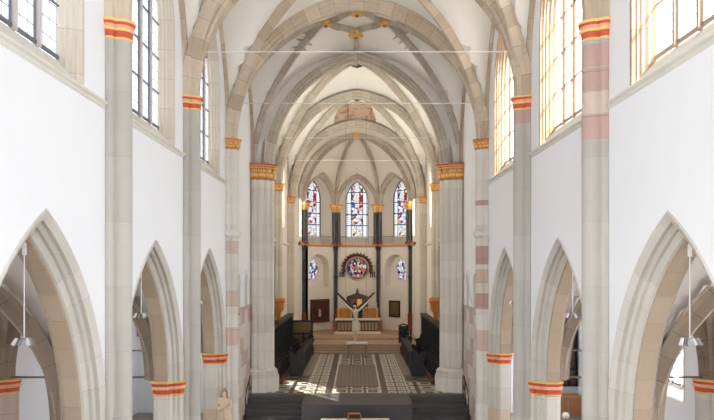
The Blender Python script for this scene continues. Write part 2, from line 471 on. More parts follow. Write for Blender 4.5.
# ------------------------------------------------------------------ arcade arches and piers
pos_word = ['nearest', 'second', 'farthest']
for side in (-1, 1):
    for i in range(3):
        yc = (YP[i]+YP[i+1])/2; a = (YP[i+1]-YP[i])/2-.32; h = APEX[side][i]-SPR
        mb = MB(); mb.grid(arch_rows(a, h, PROF_N, nave_map(side, yc, SPR), 16))
        t = thing('arcade_arch', ['large moulded stone arch at the picture edge of the %s arcade', 'middle moulded pointed arch of the %s arcade between two tall wall shafts', 'narrow-looking pointed arch of the %s arcade farthest from the viewer'][i] % side_word[side], 'arch', (side*XW, yc, SPR), 'pointed arches of the nave arcades')
        mb.build('archivolt', M['arcade'], t, 30)
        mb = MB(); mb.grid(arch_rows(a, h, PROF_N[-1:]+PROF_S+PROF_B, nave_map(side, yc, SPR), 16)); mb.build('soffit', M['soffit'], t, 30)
    for i in range(0, 4):
        ya = YP[i]
        ws = [(-.32-ins, d) for ins, d in PROF] if i > 0 else [(-.32, d) for d in (0, TH)]
        es = [(.32+ins, d) for ins, d in PROF] if i < 3 else [(.32, d) for d in (0, TH)]
        poly = [(side*(XW+d), ya+s) for s, d in ws] + [(side*(XW+d), ya+s) for s, d in es[::-1]]
        labs = ['arcade pier below the %s wall at the picture edge', 'arcade pier under the nearest tall shaft on the %s wall',
                'arcade pier with red capital under the second %s wall shaft', 'arcade pier with red capital at the choir end of the %s arcade']
        t = thing('arcade_pier', labs[i] % side_word[side], 'pier', (side*(XW+.6), ya, ZF), 'piers of the nave arcades')
        mb = MB(); mb.prism(poly, [(ZF, .12), (ZF+.5, .12), (ZF+.62, .0), (SPR-.40, 0)]); mb.build('pier_shaft', M['pier'], t, 30)
        cap = [(-.40, .0), (-.37, .04), (-.345, .01), (-.22, .03), (-.20, .07), (-.17, .07), (-.12, .05), (-.04, .08), (-.015, .09), (0.01, .02)]
        mis = [1, 1, 0, 1, 2, 2, 0, 1, 1]
        mb = MB(); mb.prism(poly, [(SPR+z, o) for z, o in cap], mis); mb.build('capital', [M['red'], M['yellow'], M['pinkpaint']], t, 30)

# ------------------------------------------------------------------ tall wall shafts
def union_poly(circles, n=44, a0=-PI/2, a1=PI/2):
    """outline of circles about the wall line; local x points into the nave"""
    out = []
    for k in range(n+1):
        a = a0+(a1-a0)*k/n; ux, uy = math.cos(a), math.sin(a); best = .02
        for cx, cy, r in circles:
            b = cx*ux+cy*uy; c = cx*cx+cy*cy-r*r; D = b*b-c
            if D >= 0: best = max(best, b+math.sqrt(D))
        out.append((best*ux, best*uy))
    return out
TREF = [(.25, 0, .19), (.06, .18, .1), (.06, -.18, .1)]
def place(poly, side, x, y): return [(side*(x-px), y+py) for px, py in poly]
SHAFT_LAB = ['nearest tall grey wall shaft on the %s, with red and gold capital band', 'second tall grey wall shaft on the %s, with red and gold capital band', 'third wall shaft on the %s, slimmer, with small gilded leaf capital']
PINKS = {(1, 0): [(2.55, 3.05, 1), (3.07, 3.5, 2), (3.52, 3.98, 1), (4.0, 4.46, 1)], (1, 1): [(4.15, 4.55, 1)],
         (1, 2): [(-1.6, -1.0, 1), (-.6, -.1, 2), (.1, .8, 1), (2.35, 2.55, 1), (-3.2, -2.4, 2)], (-1, 2): [(-1.5, -.9, 2), (-3., -2.3, 2), (.5, 1.0, 2)], }
def banded(mb, poly, z0, z1, pinks):
    zs = sorted({z0, z1} | {p for q in pinks for p in q[:2]})
    mis = []
    for p, q in zip(zs[:-1], zs[1:]):
        m = (p+q)/2; mis.append(next((k for lo, hi, k in pinks if lo < m < hi), 0))
    mb.prism(poly, [(z, 0) for z in zs], mis)
def red_capital(t, poly, z):
    cap = [(-.26, 0), (-.24, .03), (-.21, .03), (-.20, .01), (-.06, .03), (-.03, .06), (0., .06), (.02, .05), (.07, .07), (.09, .1), (.13, .1), (.15, .12), (.19, .12), (.2, .0)]
    mis = [1, 1, 0, 0, 1, 1, 2, 2, 0, 0, 1, 1, 1]
    mb = MB(); mb.prism(poly, [(z-.03+a*.88, o*.62) for a, o in cap], mis); mb.build('capital', [M['red'], M['yellow'], M['pinkpaint']], t, 35)
def gold_capital(t, poly, z0, z1, spread=.12, leaves=True):
    H = z1-z0
    mb = MB(); mb.prism(poly, [(z0, .0), (z0+.05*H, .05), (z0+.1*H, .01), (z0+.45*H, .03), (z0+.72*H, spread*.8)])
    if leaves:
        n = len(poly); off = offset_poly(poly, .03)
        for row, zz in ((0, z0+.28*H), (1, z0+.58*H)):
            for k in range(2+row*2, n-2, 4):
                x, y = off[k]; c = Vector((x, y, zz))
                mb.lathe(x, y, [(.0, zz-.13*H), (.045, zz-.05*H), (.06, zz+.04*H), (.03, zz+.12*H), (0, zz+.14*H)], 6, 1)
    mb.build('capital', [M['gold_deep'], M['yellow']], t, 35)  # core darker than the leaves, recess shade put into the gilding
    mb = MB(); mb.prism(poly, [(z0+.72*H, spread*.8), (z0+.78*H, spread*1.1), (z0+.84*H, spread*.8), (z0+.9*H, spread*1.2), (z1, spread*1.3), (z1+.01, 0)], [1, 0, 1, 0, 0])
    mb.build('abacus', [M['red'], M['yellow']], t, 35)
for side in (-1, 1):
    for i in range(3):
        y = Yb[i+1]
        poly = place(union_poly(TREF), side, XW, y)
        t = thing('wall_shaft', SHAFT_LAB[i] % side_word[side], 'column', (side*(XW-.2), y, ZF), 'tall wall shafts of the nave')
        mb = MB(); banded(mb, poly, ZF, 4.56 if i < 2 else 4.5, PINKS.get((side, i), []))
        mb.build('shaft', [M['shaft'] if i < 2 else M['choir_pier'], M['pink'], M['pink_pale']], t, 40)
        if i < 2: red_capital(t, poly, 4.8)
        else:
            gold_capital(t, poly, 4.5, VS, .09)
            mb = MB(); mb.prism(poly, [(1.1, 0), (1.2, .1), (1.32, .1), (1.42, 0)]); mb.build('shaft_ring', M['choir_pier'], t)
            mb = MB(); mb.prism(poly, [(ZF, .15), (ZF+.8, .15), (ZF+1.0, 0)]); mb.build('base', M['choir_pier'], t)

# ------------------------------------------------------------------ clerestory windows, string course
nwin = [0]
JPROF = [(-.09, -.006), (0, -.006), (.02, .05), (.05, .075), (.04, .11), (.07, .15), (.07, .2), (.11, .25), (.09, .3), (.13, .36), (.13, .42)]
def window(side, yc, a, zs, h, zsill, xw, depth, slope, mulls, bars, glass, label, jprof=JPROF, barmat='lead', mullmat='mullion', jmat='jamb'):
    nwin[0] += 1
    t = thing('window_%d' % nwin[0], label, 'window', (side*(xw+depth), yc, zsill), kind='structure')
    MPf = lambda s, z, d: (side*(xw+d), yc+s, zs+z)
    mb = MB(); mb.grid(arch_rows(a, h, jprof, MPf, 12, zs-zsill)); mb.build('window_jamb', M[jmat], t, 30)
    mb = MB(); ai = a-.04
    mb.face([(side*(xw-.02), yc-ai, zsill-.04), (side*(xw-.02), yc+ai, zsill-.04), (side*(xw+depth+.02), yc+ai, zsill+slope), (side*(xw+depth+.02), yc-ai, zsill+slope)])
    mb.build('window_sill', M['sill'], t, 0)
    ap = a-jprof[-1][0]; c = arch_curve(a, h, jprof[-1][0], 12)
    xp = side*(xw+depth)
    mb = MB(); low = zsill+slope
    for p, q in zip(c[:-1], c[1:]):
        mb.face([(xp, yc+p[0], low), (xp, yc+q[0], low), (xp, yc+q[0], zs+q[1]), (xp, yc+p[0], zs+p[1])], [(p[0], low), (q[0], low), (q[0], zs+q[1]), (p[0], zs+p[1])])
    mb.build('pane', M[glass], t, 0)
    hz = lambda s: zs+arch_z(a, h, abs(s)+jprof[-1][0])
    mb = MB()
    for s in mulls:
        x0, x1 = side*(xw+depth-.1), side*(xw+depth+.02)
        mb.box(min(x0, x1), max(x0, x1), yc+s-.036, yc+s+.036, low-.05, hz(s))
    if mulls: mb.build('mullion', M[mullmat], t, 0)
    mb = MB(); z = low+.02; first = True
    while z < zs+h-.3:
        w = ap if z < zs else next(s for s in [ap*k/60 for k in range(60, -1, -1)] if hz(s) > z)
        th = .035 if first else .014
        x0, x1 = side*(xw+depth-.05), side*(xw+depth-.01)
        mb.box(min(x0, x1), max(x0, x1), yc-w, yc+w, z-th, z+th); z += bars; first = False
    for s in mulls:
        for e in (-.07, .07): mb.box(min(x0, x1), max(x0, x1), yc+s+e-.009, yc+s+e+.009, low, hz(s+e))
    mb.build('glazing_bar', M[barmat], t, 0)
    return t
for side in (-1, 1):
    for i in range(3):
        wc, wa = WIN[i]
        lab = ['big clerestory window high at the %s picture edge', 'clerestory window between the nearest and second %s wall shafts', 'slim-looking clerestory window between the second and third %s wall shafts'][i] % side_word[side]
        window(side, wc, wa, WZS, WH, WSILL, XW, .4, .44, (-.76, 0, .76), .93, 'glass_left' if side < 0 else 'glass_right', lab, barmat='lead' if side < 0 else 'glare_pale_bar', mullmat='mullion' if side < 0 else 'glare_pale_bar', jmat='jamb' if side < 0 else 'jamb_warm')
    n = 0
    for i, (y0, y1) in enumerate([(YW, Yb[1]-.3), (Yb[1]+.3, Yb[2]-.3), (Yb[2]+.3, Yb[3]-.3)]):
        mb = MB()
        pr = [(0, 3.12), (.03, 3.15), (.03, 3.19), (.08, 3.22), (.08, 3.26), (.0, 3.3)]
        mb.grid([[(side*(XW-d), y0, z), (side*(XW-d), y1, z)] for d, z in pr])
        o = mb.build('trim_%d' % (i+1+(3 if side > 0 else 0)), M['sill'], None, 20)
        tag(o, 'moulded stone string course under the %s clerestory window on the %s wall' % (pos_word[i], side_word[side]), 'moulding', kind='structure')

# ------------------------------------------------------------------ nave vault
def dome(u, v, D): return D*max(0., 1-u*u)*max(0., 1-v*v)
def vault_z(x, y, a, b, vs, vh, D=0.): return vs+vh*max(pz(x/a, a, vh), pz(y/b, b, vh))+dome(x/a, y/b, D)
def vault_bay(mb, y0, y1, a, vs, vh, nx=28, ny=20, x0=0., D=0.):
    yc, b = (y0+y1)/2, (y1-y0)/2
    xs = [a*math.sin(PI/2*(2*k/nx-1)) for k in range(nx+1)]; ys = [b*math.sin(PI/2*(2*k/ny-1)) for k in range(ny+1)]
    mb.grid([[(x0+x, yc+y, vault_z(x, y, a, b, vs, vh, D)) for x in xs] for y in ys])
TPROF = [(-.03, -.3), (.1, -.3), (.15, -.25), (.22, -.25), (.3, -.15), (.36, -.15), (.42, -.08), (.42, .08), (.36, .15), (.3, .15), (.22, .25), (.15, .25), (.1, .3), (-.03, .3)]
def diag(a, b, yc, vs, vh, sgn, n=32, x0=0., D=0.):
    out = []
    for k in range(n+1):
        u = math.sin(PI/2*(2*k/n-1)); out.append((x0+a*u*.985, yc+sgn*b*u*.985, vs+vh*pz(u, a, vh)+dome(u, u, D)))
    return out
DN, DC = .5, .9
bay_lab = ['white nave vault bay closest to the viewer', 'white nave vault bay between the first and second shafts', 'white nave vault bay between the second and third shafts', 'white vault bay with painted keystones before the choir arch']
for i in range(4):
    y0, y1 = Yb[i], Yb[i+1]; yc, b = (y0+y1)/2, (y1-y0)/2
    mb = MB(); vault_bay(mb, y0 if i else YW, y1, XW, VS, VH, D=DN)
    c = mb.build('ceiling' if i == 0 else 'ceiling', M['web'], None, 30); tag(c, bay_lab[i], 'vault', kind='structure')
    if i == 0: continue
    if i < 3:
        for sg in (-1, 1):
            mb = MB(); mb.grid(rib_rows(diag(XW, b, yc, VS, VH, sg, D=DN), .24, .3)); mb.build('diagonal_rib', M['rib'], c, 30)
    for side in (-1, 1):
        mb = MB(); mb.grid(arch_rows(b, VH, [(-.02, -.12), (.1, -.12), (.18, -.05), (.18, .02 if i < 3 else .22)], nave_map(side, yc, VS), 16)); mb.build('wall_rib', M['rib'], c, 30)
    if i == 3:
        L, R_, F, B = (-1.34, 27.55), (1.2, 27.55), (0, 26.3), (-.05, 28.8)
        zf = lambda x, y: vault_z(x, y-yc, XW, b, VS, VH, DN)
        def ribline(p, q, n=18, w=.2, dp=.24):
            pts = []
            for k in range(n+1):
                f = math.sin(PI/2*k/n); x, y = p[0]+(q[0]-p[0])*f, p[1]+(q[1]-p[1])*f; pts.append((x, y, zf(x, y)))
            mb = MB(); mb.grid(rib_rows(pts, w, dp)); mb.build('star_rib', M['rib_grey'], c, 30)
        for cx in (-1, 1):
            e = L if cx < 0 else R_
            ribline((cx*4.9, y1-.06), e); ribline((cx*4.9, y0+.06), e)
            ribline(F, e, 6); ribline(B, e, 6)
        ribline((0, y0+.2), F, 5); ribline((0, y1-.05), B, 5)
        for k, (x, y) in enumerate((L, R_, F, B)):
            z = zf(x, y)-.16
            mb = MB(); mb.lathe(x, y, [(0, z-.2), (.13, z-.2), (.18, z-.15), (.26, z-.12), (.29, z-.05), (.22, z+.03), (.22, z+.12)], 12)
            for q in range(8):
                an = q*PI/4; mb.lathe(x+.25*math.cos(an), y+.25*math.sin(an), [(0, z-.19), (.08, z-.15), (.08, z-.08), (0, z-.02)], 6)
            bo = mb.build('keystone', [M['gold']], c, 30)
            mb = MB(); mb.lathe(x, y, [(0, z-.27), (.08, z-.26), (.1, z-.19)], 8); mb.build('rosette', M['red'], bo, 30)
        # painted leaf sprays on the web beside the star
        def spray(x, y, ang, s=1.):
            mb = MB()
            for k in range(4):
                f = .3+.3*k; w = .5-.06*k
                px, py = x+math.cos(ang)*f*s, y+math.sin(ang)*f*s
                for sg in (-1, 1):
                    qx, qy = px+math.cos(ang+sg*.9)*w*1.6*s, py+math.sin(ang+sg*.9)*w*1.6*s
                    rx, ry = px+math.cos(ang)*.2*s, py+math.sin(ang)*.2*s
                    P = [(px, py), (qx, qy), (rx, ry)]
                    mb.face([(a_, b_, zf(a_, b_)-.012) for a_, b_ in P])
            mb.build('painted_leaf', M['rib_grey'], c, 0)
        for p, an in ((L, PI), (L, PI*.75), (L, -PI*.75), (R_, 0), (R_, PI*.25), (R_, -PI*.25)):
            spray(p[0], p[1], an, 1.2)
        mb = MB(); mb.tube([(-.05, y1-.2, VS+VH-.02), (-.05, y1-.24, VS+VH-.75)], [.06, .09], 8); mb.build('hanging_boss', M['rib_grey'], c, 30)
arch_lab = ['broad tan stone arch over the nave at the nearest shafts', 'broad tan stone arch crossing the nave at the second shafts', 'broad tan round-looking arch crossing the nave at the third shafts']
for i in range(3):
    yc = Yb[i+1]
    t = thing('transverse_arch', arch_lab[i], 'arch', (0, yc, VS), 'broad arches across nave and choir')
    mb = MB(); mb.grid(arch_rows(XW+.02, VH+.02, TPROF, lambda s, z, d: (s, yc+d, VS+z), 24)); mb.build('archivolt', M['rib'], t, 30)

# ------------------------------------------------------------------ tie rods
rod_w = ['second shafts', 'third shafts', 'choir arch', 'first choir shafts']
for y, z, hw, w in ((Yb[2], 6.27, 4.62, 0), (Yb[3], 6.29, 4.62, 1), (Yb[4], 6.15, 4.1, 2), (37.3, 6.2, 4.1, 3)):
    mb = MB(); mb.tube([(-hw, y, z), (hw, y, z)], .017, 8)
    t = thing('tie_rod', 'thin pale iron tie rod spanning the vault at the %s' % rod_w[w], 'tie rod', (0, y, z), 'tie rods across nave and choir')
    mb.build('rod', M['rod'], t)
    for sx in (-1, 1):
        mb = MB(); mb.tube([(sx*hw, y, z), (sx*(hw+.05), y, z)], .07, 8); mb.build('anchor_plate', M['rod'], t)

# ------------------------------------------------------------------ side aisles
XI = XW+TH
aa, ax0 = (XA-XI)/2, (XA+XI)/2
AV, AVH = SPR, 4.4
for side in (-1, 1):
    mb = MB()
    flat = lambda s, z, d: (side*XA, s, z)
    AW = []
    for i in range(4):
        yc = (Yb[i]+Yb[i+1])/2
        AW.append((yc-.1, 1.15, 1.9, -1.5, -2.6 if side < 0 else -4.3))
    wall_strips(mb, flat, 1.2, 30.6, ZF, 3, AW)
    w = mb.build('wall_%s_aisle' % side_word[side], M['plaster'], None, 0); tag(w, 'white outer wall of the %s aisle seen through the arcade arches' % side_word[side], 'wall', kind='structure')
    mb = MB(); mb.box(min(side*XI, side*XA), max(side*XI, side*XA), 30.3, 30.6, ZF, 3)
    w = mb.build('wall_%s_aisle_end' % side_word[side], M['plaster'], None, 0); tag(w, 'white end wall of the %s aisle beyond the last arch' % side_word[side], 'wall', kind='structure')
    mb = MB(); mb.box(min(side*XI, side*XA), max(side*XI, side*XA), 6.0, 6.2, ZF, 3)  # added to shut out light from the open end of the aisle
    w = mb.build('wall_%s_aisle_near' % side_word[side], M['plaster'], None, 0); tag(w, 'unseen wall added to darken the %s aisle at its near end' % side_word[side], 'wall', kind='structure')
    for i, (c, a, h, zs, zl) in enumerate(AW):
        if i == 0: lab = 'aisle window near the viewer on the %s outer wall'
        elif i == 1: lab = 'aisle window with diamond panes, middle one of the %s outer wall'
        elif i == 3: lab = 'aisle window added to light the last bay of the %s outer wall, near the aisle end'  # last-bay window is added to brighten the aisle end
        else: lab = 'third aisle window along the %s outer wall, seen through the big arch'
        window(side, c, a, zs, h, zl, XA, .4, .35, (-.35, .35), .8, 'glass_aisle', lab % side_word[side])
    aw = ['nearest', 'second', 'third', 'last']
    for i in range(4):
        y0, y1 = Yb[i], (Yb[i+1] if i < 3 else 30.4); yc, b = (y0+y1)/2, (y1-y0)/2
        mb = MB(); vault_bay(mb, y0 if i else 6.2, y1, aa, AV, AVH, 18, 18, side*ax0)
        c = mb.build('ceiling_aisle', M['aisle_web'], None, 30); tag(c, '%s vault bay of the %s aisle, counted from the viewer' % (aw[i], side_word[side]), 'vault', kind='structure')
        for sg in (-1, 1):
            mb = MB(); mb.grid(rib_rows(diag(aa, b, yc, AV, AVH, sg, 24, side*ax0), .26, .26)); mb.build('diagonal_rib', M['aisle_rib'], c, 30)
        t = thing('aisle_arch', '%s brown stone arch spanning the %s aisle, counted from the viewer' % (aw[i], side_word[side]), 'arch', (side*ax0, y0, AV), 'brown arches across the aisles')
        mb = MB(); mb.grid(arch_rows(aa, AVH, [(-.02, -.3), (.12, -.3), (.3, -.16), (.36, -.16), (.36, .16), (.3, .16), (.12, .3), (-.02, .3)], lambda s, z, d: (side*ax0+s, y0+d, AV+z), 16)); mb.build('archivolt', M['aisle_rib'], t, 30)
        poly = place(union_poly([(.28, 0, .24), (.1, .24, .15), (.1, -.24, .15)]), side, XA, y0)
        t = thing('aisle_column', '%s half column on the outer wall of the %s aisle, counted from the viewer' % (aw[i], side_word[side]), 'column', (side*(XA-.2), y0, ZF), 'half columns on the aisle walls')
        mb = MB(); mb.prism(poly, [(ZF, .1), (ZF+.5, .1), (ZF+.6, 0), (SPR-.40, 0)]); mb.build('shaft', M['arcade'] if i != 2 else M['pink_pale'] if side < 0 else M['arcade'], t, 40)
        cap = [(-.40, .0), (-.37, .04), (-.345, .01), (-.22, .03), (-.20, .07), (-.17, .07), (-.12, .05), (-.04, .08), (-.015, .09), (0.01, .02)]
        mb = MB(); mb.prism(poly, [(SPR+z, o) for z, o in cap], [1, 1, 0, 1, 2, 2, 0, 1, 1]); mb.build('capital', [M['red'], M['yellow'], M['pinkpaint']], t, 35)
        t = thing('aisle_tie_rod', 'dark iron tie rod across the %s aisle at its %s arch' % (side_word[side], aw[i]), 'tie rod', (side*ax0, y0, SPR-.02), 'tie rods across the aisles')
        mb = MB(); mb.tube([(side*(XI+.0), y0, SPR+.05), (side*(XA-.3), y0, SPR+.05)], .03, 8); mb.build('rod', M['rod_dark'], t)
    # spotlight pendants under the arcade arches
    for i in range(3):
        yl = (10.5, 16.2, 22.2)[i]; xl = side*(XW+.46); yc = (YP[i]+YP[i+1])/2; a = (YP[i+1]-YP[i])/2-.32; h = APEX[side][i]-SPR
        ztop = SPR + math.sqrt((arch_R(a, h)-.365)**2-(abs(yl-yc)+arch_R(a, h)-a)**2)
        zl = -1.17
        t = thing('pendant_spotlight', 'cluster of small spotlights on a thin rod under the %s %s arcade arch' % (pos_word[i], side_word[side]), 'lamp', (xl, yl, zl), 'spotlight pendants in the arcade arches')
        mb = MB(); mb.tube([(xl, yl, ztop+.02), (xl, yl, ztop-.2)], .035, 8); mb.build('bracket', M['white_metal'], t)
        mb = MB(); mb.tube([(xl, yl, ztop-.1), (xl, yl, zl)], .011, 6); mb.build('rod', M['white_metal'], t)
        mb = MB(); mb.tube([(xl-.13, yl, zl), (xl+.13, yl, zl)], .012, 6); mb.build('crossbar', M['lamp_metal'], t)
        for q, dx in enumerate((-.12, -.04, .05, .12)):
            mb = MB(); tx = (-.05, -.04, .04, .05)[q]
            mb.tube([(xl+dx, yl, zl+.0), (xl+dx+tx, yl-.04, zl-.11)], [.024, .034], 10); mb.build('spotlight', M['lamp_metal'] if q % 2 else M['white_metal'], t)
# furnishing at the end of the right aisle
t = thing('carved_altarpiece', 'tall dark carved altarpiece on the end wall of the right aisle', 'altarpiece', (9.75, 30.2, -5.6))
mb = MB(); mb.box(9.2, 10.33, 30.1, 30.29, -5.6, -3.1); mb.build('carved_panel', M['dark_painting'], t, 0)
mb = MB()
for x in (9.17, 9.55, 9.95, 10.3): mb.box(x-.04, x+.04, 30.0, 30.12, -5.6, -3.0)
for z in (-5.55, -4.8, -3.9, -3.1): mb.box(9.15, 10.34, 30.0, 30.12, z-.05, z+.05)
c = arch_curve(.58, .75, 0, 8); mb.grid([[(9.75+s, y, -3.05+z) for s, z in c] for y in (30.0, 30.2)] + [[(9.75+s*.82, y, -3.05+z*.82) for s, z in c] for y in (30.2, 30.0)], closed=True)
mb.build('frame', M['oak'], t, 0)
t = thing('confessional', 'low tan wooden confessional beneath the carved altarpiece', 'furniture', (9.7, 29.6, ZF))
mb = MB(); mb.box(9.1, 10.3, 29.3, 29.95, ZF, -6.0); mb.build('body', M['step'], t, 0)
mb = MB(); mb.box(9.05, 10.33, 29.25, 29.98, -6.0, -5.92); mb.build('cornice', M['light_wood'], t, 0)
for x in (9.4, 9.98):
    mb = MB(); mb.box(x-.24, x+.24, 29.26, 29.3, ZF+.1, -6.1); mb.build('door', M['light_wood'], t, 0)
t = thing('table_lamp', 'small white globe lamp on a post at the foot of the right aisle', 'lamp', (9.0, 27.6, ZF))
mb = MB(); mb.lathe(9.0, 27.6, [(0, ZF), (.14, ZF), (.14, ZF+.03), (.02, ZF+.06), (.02, ZF+.36)], 12); mb.build('post', M['iron'], t)
mb = MB(); mb.lathe(9.0, 27.6, [(0, ZF+.35), (.1, ZF+.37), (.16, ZF+.46), (.16, ZF+.52), (.1, ZF+.61), (0, ZF+.63)], 14); mb.build('lamp_shade', M['lampglass'], t)

# ------------------------------------------------------------------ blind niches beside the choir arch (left and right)
for side in (-1, 1):
    for k, yc in enumerate((26.7, 28.6)):
        prof = [(-.12, -.004), (0, -.004), (.08, -.0), (.1, -.02), (.1, -.07), (.02, -.08)]
        t = thing('blind_niche', 'small pointed blind niche, %s of the pair on the %s wall before the choir' % (('nearer', 'farther')[k], side_word[side]), 'niche', (side*X3, yc, -1.75), 'blind niches beside the choir arch')
        mb = MB(); mb.grid(arch_rows(.62, .8, [(0, -.005), (0, -.08), (.1, -.08), (.1, .0)], lambda s, z, d: (side*(X3+d), yc+s, -.95+z), 10, .8)); mb.build('niche_frame', M['plaster'], t, 30)
        mb = MB(); mb.box(min(side*(X3-.12), side*X3), max(side*(X3-.12), side*X3), yc-.75, yc+.75, -1.85, -1.72); mb.build('niche_ledge', M['pink_pale'], t, 0)
        mb = MB(); c = arch_curve(.53, .72, 0, 10); mb.face([(side*(X3-.008), yc+s, -.95+z) for s, z in ([(-.53, -.8)]+c+[(.53, -.8)])]); mb.build('niche_back', M['arcade'], t, 0)
    # gilded bracket capital of the niche pair
    t = thing('gilded_bracket', 'small gilded corbel on the third shaft of the %s wall' % side_word[side], 'corbel', (side*4.72, 25.2, -1.95), 'gilded corbels beside the choir')
    mb = MB(); mb.lathe(side*4.86, 25.15, [(0, -2.25), (.07, -2.2), (.1, -2.1), (.2, -1.96), (.22, -1.9)], 12); mb.build('corbel_bowl', M['gold'], t)
    mb = MB(); mb.lathe(side*4.86, 25.15, [(.22, -1.9), (.25, -1.88), (.25, -1.8), (0, -1.8)], 12); mb.build('corbel_top', M['red'], t)

# ------------------------------------------------------------------ choir
XC = 4.8; CA, CS, CH = 4.7, 4.85, 5.35
Yc_ = [30.5, 37.3, 44.4]
CL = [(.9, 0, .16), (.72, .25, .15), (.72, -.25, .15), (.44, .38, .19), (.44, -.38, .19), (.17, .45, .15), (.17, -.45, .15), (.42, 0, .36)]
for side in (-1, 1):
    poly = place(union_poly(CL, 120)[:], side, XW, 30.55)
    t = thing('choir_arch_pier', 'massive clustered stone pier with gilded capital, %s of the choir entrance' % side_word[side], 'pier', (side*4.5, 30.55, ZC), 'clustered piers of the choir arch')
    mb = MB(); mb.prism(poly, [(-4.8, 0), (4.1, 0)]); mb.build('shaft', M['choir_pier'], t, 40)
    gold_capital(t, poly, 4.1, CS, .14)
    mb = MB(); mb.prism(poly, [(ZF, .22), (-5.2, .22), (-4.98, .14), (-4.9, .15), (-4.84, .1), (-4.76, 0)]); mb.build('base', M['choir_pier'], t, 40)
    mb = MB()
    pts = [(side*XW, 30.5), (side*XC, 31.2), (side*XC, 44.4), (side*4.42, 47.77), (side*4.42, 51.42)]
    def col(p, z): return (p[0], p[1], z)
    cw = lambda s, z, d: (side*XC, s, z)
    wall_strips(mb, cw, 31.2, 44.4, ZF, TOP, [(33.9, 1.25, 2.0, 6.2, 2.6), (40.85, 1.25, 2.0, 6.2, 2.6)])
    wall_strips(mb, lambda s_, z, d: (side*4.42, s_, z), 47.77, 51.42, ZF, TOP, [(49.85, .9, 1.5, 5.5, 2.4)])
    for p, q in ((pts[0], pts[1]), (pts[2], pts[3])): mb.face([col(p, ZF), col(q, ZF), col(q, TOP), col(p, TOP)])
    w = mb.build('wall_%s_choir' % side_word[side], M['apse_plaster'], None, 0); tag(w, 'pale choir wall behind the %s choir stalls' % side_word[side], 'wall', kind='structure')
    for k, y in enumerate(Yc_[1:]):
        wpo = place(union_poly([(.26, 0, .2), (.08, .2, .13), (.08, -.2, .13)]), side, XC, y)
        t = thing('choir_shaft', ['slim choir wall shaft ending on a gilded corbel above the %s stalls', 'far slim choir wall shaft next to the apse on the %s'][k] % side_word[side], 'column', (side*4.6, y, ZC), 'slim wall shafts of the choir')
        zb = -1.75 if k == 0 else -5.3
        mb = MB(); mb.prism(wpo, [(zb, 0), (4.4, 0)]); mb.build('shaft', M['shaft_tan'], t, 40)
        gold_capital(t, wpo, 4.4, CS, .09)
        if k == 0:
            mb = MB(); mb.prism(wpo, [(-3.2, -.19), (-3.0, -.12), (-2.7, -.08), (-2.5, .06), (-2.1, .1), (-2.05, .14), (-1.85, .15), (-1.75, .0)]); cb = mb.build('corbel', M['gold_deep'], t, 30)
            mb = MB(); mb.prism(wpo, [(-2.06, .15), (-2.03, .165), (-1.98, .15)]); mb.build('corbel_band', M['red'], cb)
    # ledge along the choir walls at gallery height
    mb = MB(); pr = [(0, 1.45), (.1, 1.5), (.1, 1.6), (0, 1.66)]
    mb.grid([[(side*(XC-d), 31.3, z), (side*(XC-d), 44.3, z)] for d, z in pr])
    o = mb.build('trim_%d' % (7 if side < 0 else 8), M['sill'], None, 20); tag(o, 'thin stone ledge along the %s choir wall at gallery height' % side_word[side], 'moulding', kind='structure')
    t = thing('opening_panel', 'brown wooden panel standing in for dark openings in the %s choir wall behind the big pier' % side_word[side], 'screen', (side*(XC-.05), 34.2, -3.1), 'panels for the dark openings of the choir walls')
    mb = MB(); x0, x1 = sorted((side*XC, side*(XC-.06))); mb.box(x0, x1, 32.2, 36.4, -3.1, .9); mb.build('panel', M['brown_wood'], t, 0)  # panel put in for the dark side openings of the choir
    mb = MB(); x0, x1 = sorted((side*(XC-.05), side*(XC-.13)))
    for k in range(12): mb.box(x0, x1, 32.2+k*.38, 32.28+k*.38, -3.1, 1.0+.25*abs(math.sin(k*PI/4)))
    mb.build('baluster', M['oak'], t, 0)
    # windows added to light the choir, hidden behind the shafts from the loft
    for k, yc in enumerate((33.9, 40.85)):
        window(side, yc, 1.25, 6.2, 2.0, 2.6, XC, .5, .3, (0,), .9, 'glass_choir_fill', 'tall window added to light the choir, in its deep frame, %s one above the %s stalls' % (('nearer', 'farther')[k], side_word[side]), jprof=[(-.1, -.01), (0, -.01), (.1, .5)])
for side in (-1, 1):  # flank lancets added as a light source for the apse
    window(side, 49.85, .9, 5.5, 1.5, 2.4, 4.42, .9, .2, (-.3, .3), .9, 'glass_flank_fill', 'tall lancet added to light the apse on its %s flank, deep in its frame' % side_word[side], jprof=[(-.06, -.01), (0, -.01), (.05, .9)])
